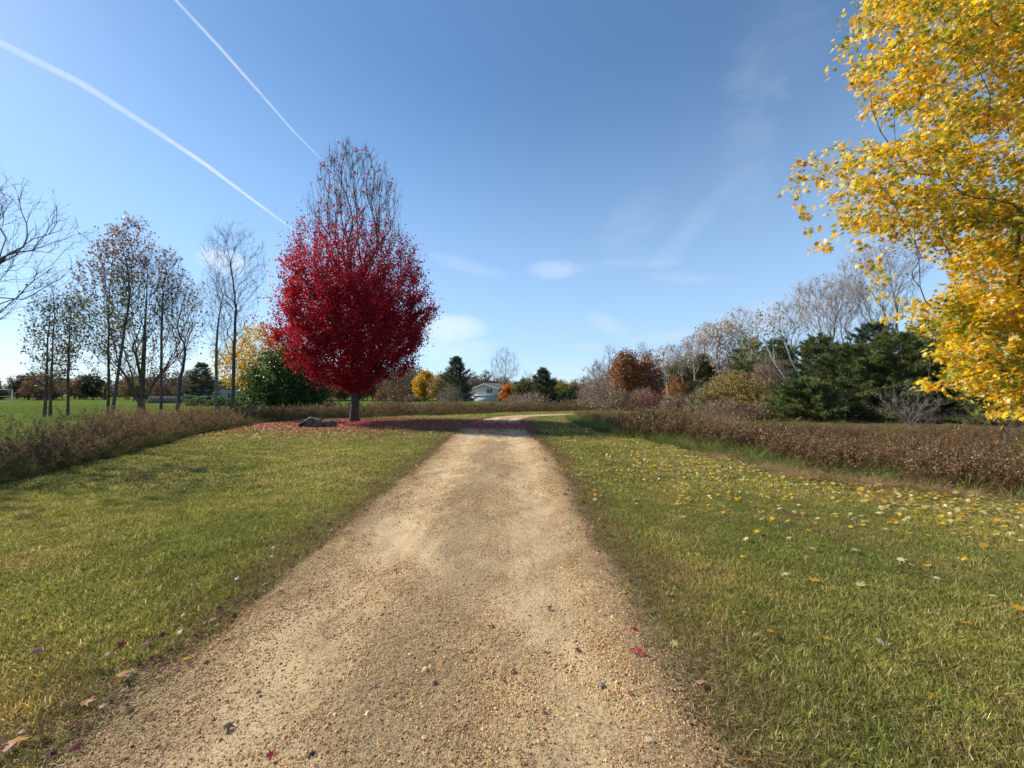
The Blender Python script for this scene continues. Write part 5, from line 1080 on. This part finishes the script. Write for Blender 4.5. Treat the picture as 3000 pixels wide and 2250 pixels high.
M['roof'] = flat_mat('roof_shingle', (.13,.115,.10), .9, .3, 2.0); M['trim'] = flat_mat('white_trim', (.78,.78,.76), .6, .04); M['glass'] = flat_mat('window_glass', (.03,.04,.05), .08, .1, 1, .8)
M['board'] = flat_mat('weathered_board', (.17,.145,.12), .9, .35, 3); M['wall_shade'] = flat_mat('brown_wall', (.16,.12,.10), .9, .2, 4)
M['paint'] = flat_mat('white_paint', (.75,.76,.76), .3, .03, 1, .5); M['rubber'] = flat_mat('rubber', (.02,.02,.02), .8, .1)
def lap(name, x0, x1, z0, z1, y, step, mat, gable=None):
    """lap siding: every board a shallow wedge; clipped under the gable when one is given"""
    V, Q = [], []; z = z0
    while z < z1-.01:
        zt = min(z+step, z1); a, b = x0, x1
        if gable: xm, zp, ze, hw = gable; k = max(0., min(1., (zp-zt)/(zp-ze))) if zt > ze else 1.; a, b = xm-hw*k, xm+hw*k
        if b-a > .1:
            n = len(V); V += [(a, y-.03, z), (b, y-.03, z), (b, y-.006, zt), (a, y-.006, zt), (a, y, z), (b, y, z)]; Q += [(n, n+1, n+2, n+3), (n, n+4, n+5, n+1)]
        z += step
    return np_mesh(name, V, [np.array(Q)], mat=mat)
def window(root, x0, x1, z0, z1, y, panes=2):
    f = .09; w = link('window', boxes_mesh('window', [(x0-f, y-.06, z0-f, x1+f, y+.02, z0), (x0-f, y-.06, z1, x1+f, y+.02, z1+f), (x0-f, y-.06, z0, x0, y+.02, z1), (x1, y-.06, z0, x1+f, y+.02, z1)]+[(x0+(x1-x0)*k/panes-.05, y-.055, z0, x0+(x1-x0)*k/panes+.05, y+.02, z1) for k in range(1, panes)], M['trim']), root)
    for k in range(panes):
        a, b = x0+(x1-x0)*k/panes+(.05 if k else 0), x0+(x1-x0)*(k+1)/panes-(.05 if k < panes-1 else 0)
        link('pane', boxes_mesh('pane', [(a+.002, y-.035, z0+.002, b-.002, y-.028, z1-.002)], M['glass']), w)
def build_houses():
    Y = 110; s = Y/F; c = at(1422, 1160, Y).x; root = empty('white_house', (c, Y, 0), math.radians(-30)); tag(root, 'white gabled house with a twin window seen past the pine', 'house')
    hw = 4.6; ze, zp = 3.75, 5.15; ov = .5
    link('wall', prism('wall', [(-hw, -.5), (hw, -.5), (hw, ze), (0, zp), (-hw, ze)], 0, 11, M['siding']), root)
    link('siding', lap('siding', -hw, hw, 1.85, zp-.02, -.001, .22, M['siding'], (0, zp, ze, hw)), root)
    link('lower_wall', boxes_mesh('lower_wall', [(-hw+.02, -.42, -.5, hw-.9, -.002, 1.72)], M['siding_grey_and_shade']), root)  # bluish grey colour stands in for the shade under the overhang
    link('ledge', boxes_mesh('ledge', [(-hw, -.55, 1.725, hw, -.034, 1.84)], M['trim']), root)
    sl = (zp-ze)/hw
    for sg in (-1, 1):
        link('roof', prism('roof', [(0, zp+.03), (sg*(hw+ov), ze-ov*sl+.03), (sg*(hw+ov), ze-ov*sl+.22), (0, zp+.22)], -.6, 11.4, M['roof']), root)
        link('fascia', prism('fascia', [(0, zp+.03), (sg*(hw+ov), ze-ov*sl+.03), (sg*(hw+ov), ze-ov*sl-.16), (0, zp-.17)], -.64, -.56, M['trim']), root)
        link('gutter', boxes_mesh('gutter', [(sg*(hw+ov)-.07, -.6, ze-ov*sl-.03, sg*(hw+ov)+.07, 11.4, ze-ov*sl+.025)], M['trim']), root)
    window(root, .5, 2.4, 2.35, 3.5, -.03)
    link('corner_wall', boxes_mesh('corner_wall', [(hw-.004, -.3, -.5, hw+.45, 10.8, ze-.3)], M['wall_shade']), root)  # dark slab: shade of the right-hand side wall put into its colour
    c2 = at(1330, 1160, 114).x; r2 = empty('garage', (c2, 114, 0)); tag(r2, 'low white garage wing showing left of the pine', 'garage')
    link('wall', boxes_mesh('wall', [(-4.6, 0, -.5, 4.8, 8, 2.9)], M['siding']), r2); link('roof', prism('roof', [(-5, 2.905), (5, 2.905), (4.4, 4.3), (-4.4, 4.3)], -.5, 8.5, M['roof']), r2)
    dr = link('garage_door', boxes_mesh('garage_door', [(-4.1, -.06, -.4, -1.6, -.002, 2.2)], M['trim']), r2); link('door_panel', boxes_mesh('door_panel', [(-4.0, -.09, z, -1.7, -.062, z+.48) for z in (-.3, .25, .8, 1.35)], M['siding']), dr)
    Y3 = 92; c3 = at(648, 1160, Y3).x; r3 = empty('grey_house', (c3, Y3, 0)); tag(r3, 'long low pale grey house far off behind the left trees', 'house')
    link('wall', boxes_mesh('wall', [(-9, 0, -.5, 8.3, 7, 3.0)], M['siding_grey_and_shade']), r3); link('siding', lap('siding', -9, 8.3, .2, 2.9, -.002, .25, M['siding_grey_and_shade']), r3)
    link('roof', prism('roof', [(-9.5, 3.003), (8.8, 3.003), (8.3, 3.9), (-9.0, 3.9)], -.5, 7.5, M['roof']), r3); window(r3, 6.3, 7.3, 1.2, 2.3, -.04, 1); window(r3, 1.5, 3.2, 1.2, 2.3, -.04, 2)
    def fence(lab, u0, u1, Y_, h, mat, z0=-.1):
        x0, x1 = at(u0, 1160, Y_).x, at(u1, 1160, Y_).x; f = empty('board_fence', ((x0+x1)/2, Y_, 0)); tag(f, lab, 'fence'); L = x1-x0; n = max(8, int(L/.32)); me = boxes_mesh('plank', [(0, 0, z0, L/n-.02, .025, h)], mat)
        for k in range(n): link('plank', me, f, (-L/2+k*L/n, 0, .03*math.sin(k*2.3)))
        for z in (.35, h-.35): link('rail', boxes_mesh('rail', [(-L/2, .027, z, L/2, .07, z+.09)], mat), f)
        for k in range(int(L/2.4)+1): link('post', boxes_mesh('post', [(-L/2+k*2.4-.05, .072, z0, -L/2+k*2.4+.05, .17, h+.05)], mat), f)
    fence('weathered board fence below the far golden tree', 1195, 1245, 106, 1.9, M['board']); fence('long dark board fence beyond the field, right of the many stemmed tree', 432, 540, 84, 1.5, M['board'])
    # white car
    p = at(612, 1160, 80); r = empty('parked_car', (p.x, 80, 0)); tag(r, 'small white car parked before the grey house beyond the field', 'car')
    body = [(-2.1, .35), (2.1, .35), (2.15, .8), (1.3, .92), (.75, 1.38), (-1.1, 1.42), (-1.75, .98), (-2.15, .85)]; link('body', prism('body', body, -.85, .85, M['paint']), r)
    link('window', prism('window', [(-1.45, .98), (1.05, .98), (.66, 1.31), (-1.02, 1.34)], -.865, .865, M['glass']), r)
    for sx in (-1.3, 1.35):
        for sy in (-.80, .80):
            th = np.linspace(0, 2*PI, 15)[:-1]; me = prism('wheel', [(sx+.33*math.cos(a), .33+.33*math.sin(a)) for a in th], sy-.1, sy+.1, M['rubber']); link('wheel', me, r)
    # pale frame at the far edge of the field
    p = at(12, 1160, 62); r = empty('metal_frame', (p.x, 62, 0)); tag(r, 'pale square metal frame standing in the field at the far left', 'frame')
    for x in (-1.3, 1.3): link('post', boxes_mesh('post', [(x-.04, -.04, 0, x+.04, .04, 2.6)], M['trim']), r)
    for z in (2.6, 1.5, .6): link('rail', boxes_mesh('rail', [(-1.3, -.03, z, 1.3, .03, z+.07)], M['trim']), r)
build_houses()

# ------------------------------------------------------------------ condensation trails, far up
def contrail(label, pts, H, seed):
    """pts: photo pixels along the trail with its width in pixels and its density"""
    rng = np.random.default_rng(seed); P_ = []
    uu = np.array(pts, float); t = np.linspace(0, len(uu)-1, 90); U = np.stack([np.interp(t, np.arange(len(uu)), uu[:, k]) for k in range(4)], 1)
    C = []; W = []
    for u, v, w, a in U:
        d = ray(u, v); Y = (H-CAMH)/d.z; C.append((d.x*Y, Y, H)); W.append(w*.85/F*Y)
    C = np.array(C); W = np.array(W); tg = unit(np.gradient(C, axis=0)); sd = unit(np.cross(tg, (0, 0, 1)))
    k = 11; s = np.linspace(-1, 1, k); V, col = [], []
    for sgn in (1, -1):
        for j in range(len(C)):
            for q in s: V.append(C[j]+sd[j]*q*W[j]*(1+.06*math.sin(j*.9))+np.array([0, 0, sgn*W[j]*.35*max(0., 1-q*q)])); col.append((abs(q), U[j, 3], 0))
    n = len(C); i = np.arange(n*k).reshape(n, k); Q = np.stack([i[:-1, :-1].ravel(), i[:-1, 1:].ravel(), i[1:, 1:].ravel(), i[1:, :-1].ravel()], 1)
    m, q, out = new_mat('ice_crystals'); a = q.node('ShaderNodeAttribute', attribute_name='Col'); sp = q.node('ShaderNodeSeparateColor'); q.l.new(a.outputs['Color'], sp.inputs[0]); geo = q.node('ShaderNodeNewGeometry')
    nz = q.noise(geo.outputs['Position'], .009, 5, .7); nz2 = q.noise(geo.outputs['Position'], .0011, 3, .5)
    prof = q.smooth(q.math('ADD', sp.outputs[0], q.math('MULTIPLY', q.math('SUBTRACT', nz, .5), .7)), .02, .95, 1, 0)
    al = q.math('MULTIPLY', q.math('MULTIPLY', prof, sp.outputs[1]), q.math('MULTIPLY_ADD', nz2, .9, .18)); al = q.math('MINIMUM', al, 1.0)
    df = q.node('ShaderNodeBsdfDiffuse'); df.inputs[0].default_value = (.95, .95, .95, 1); tl = q.node('ShaderNodeBsdfTranslucent'); tl.inputs[0].default_value = (.95, .95, .95, 1)
    s1 = q.node('ShaderNodeMixShader'); s1.inputs[0].default_value = .6; q.l.new(df.outputs[0], s1.inputs[1]); q.l.new(tl.outputs[0], s1.inputs[2])
    tr = q.node('ShaderNodeBsdfTransparent'); s2 = q.node('ShaderNodeMixShader'); q.l.new(al, s2.inputs[0]); q.l.new(tr.outputs[0], s2.inputs[1]); q.l.new(s1.outputs[0], s2.inputs[2]); q.l.new(s2.outputs[0], out.inputs[0])
    ob = link('contrail', np_mesh('contrail', V, [Q, (Q+n*k)[:, ::-1]], col, m, True)); tag(ob, label, 'contrail')
contrail('lower broader vapour trail slanting down to the red maple from the left', [(-260, 20, 38, .20), (0, 125, 32, .26), (240, 245, 27, .28), (420, 360, 22, .36), (600, 480, 15, .52), (760, 600, 10, .52), (870, 680, 7, .42), (960, 745, 6, .18), (1040, 800, 5, 0)], 3000, 1)
contrail('upper thinner vapour trail falling steeply from the top edge', [(380, -160, 13, .36), (515, 0, 11, .40), (640, 135, 11, .36), (760, 270, 9, .34), (860, 385, 8, .30), (945, 470, 6, .15), (1000, 530, 6, 0)], 3000, 2)
print('done', time.time()-T_START)
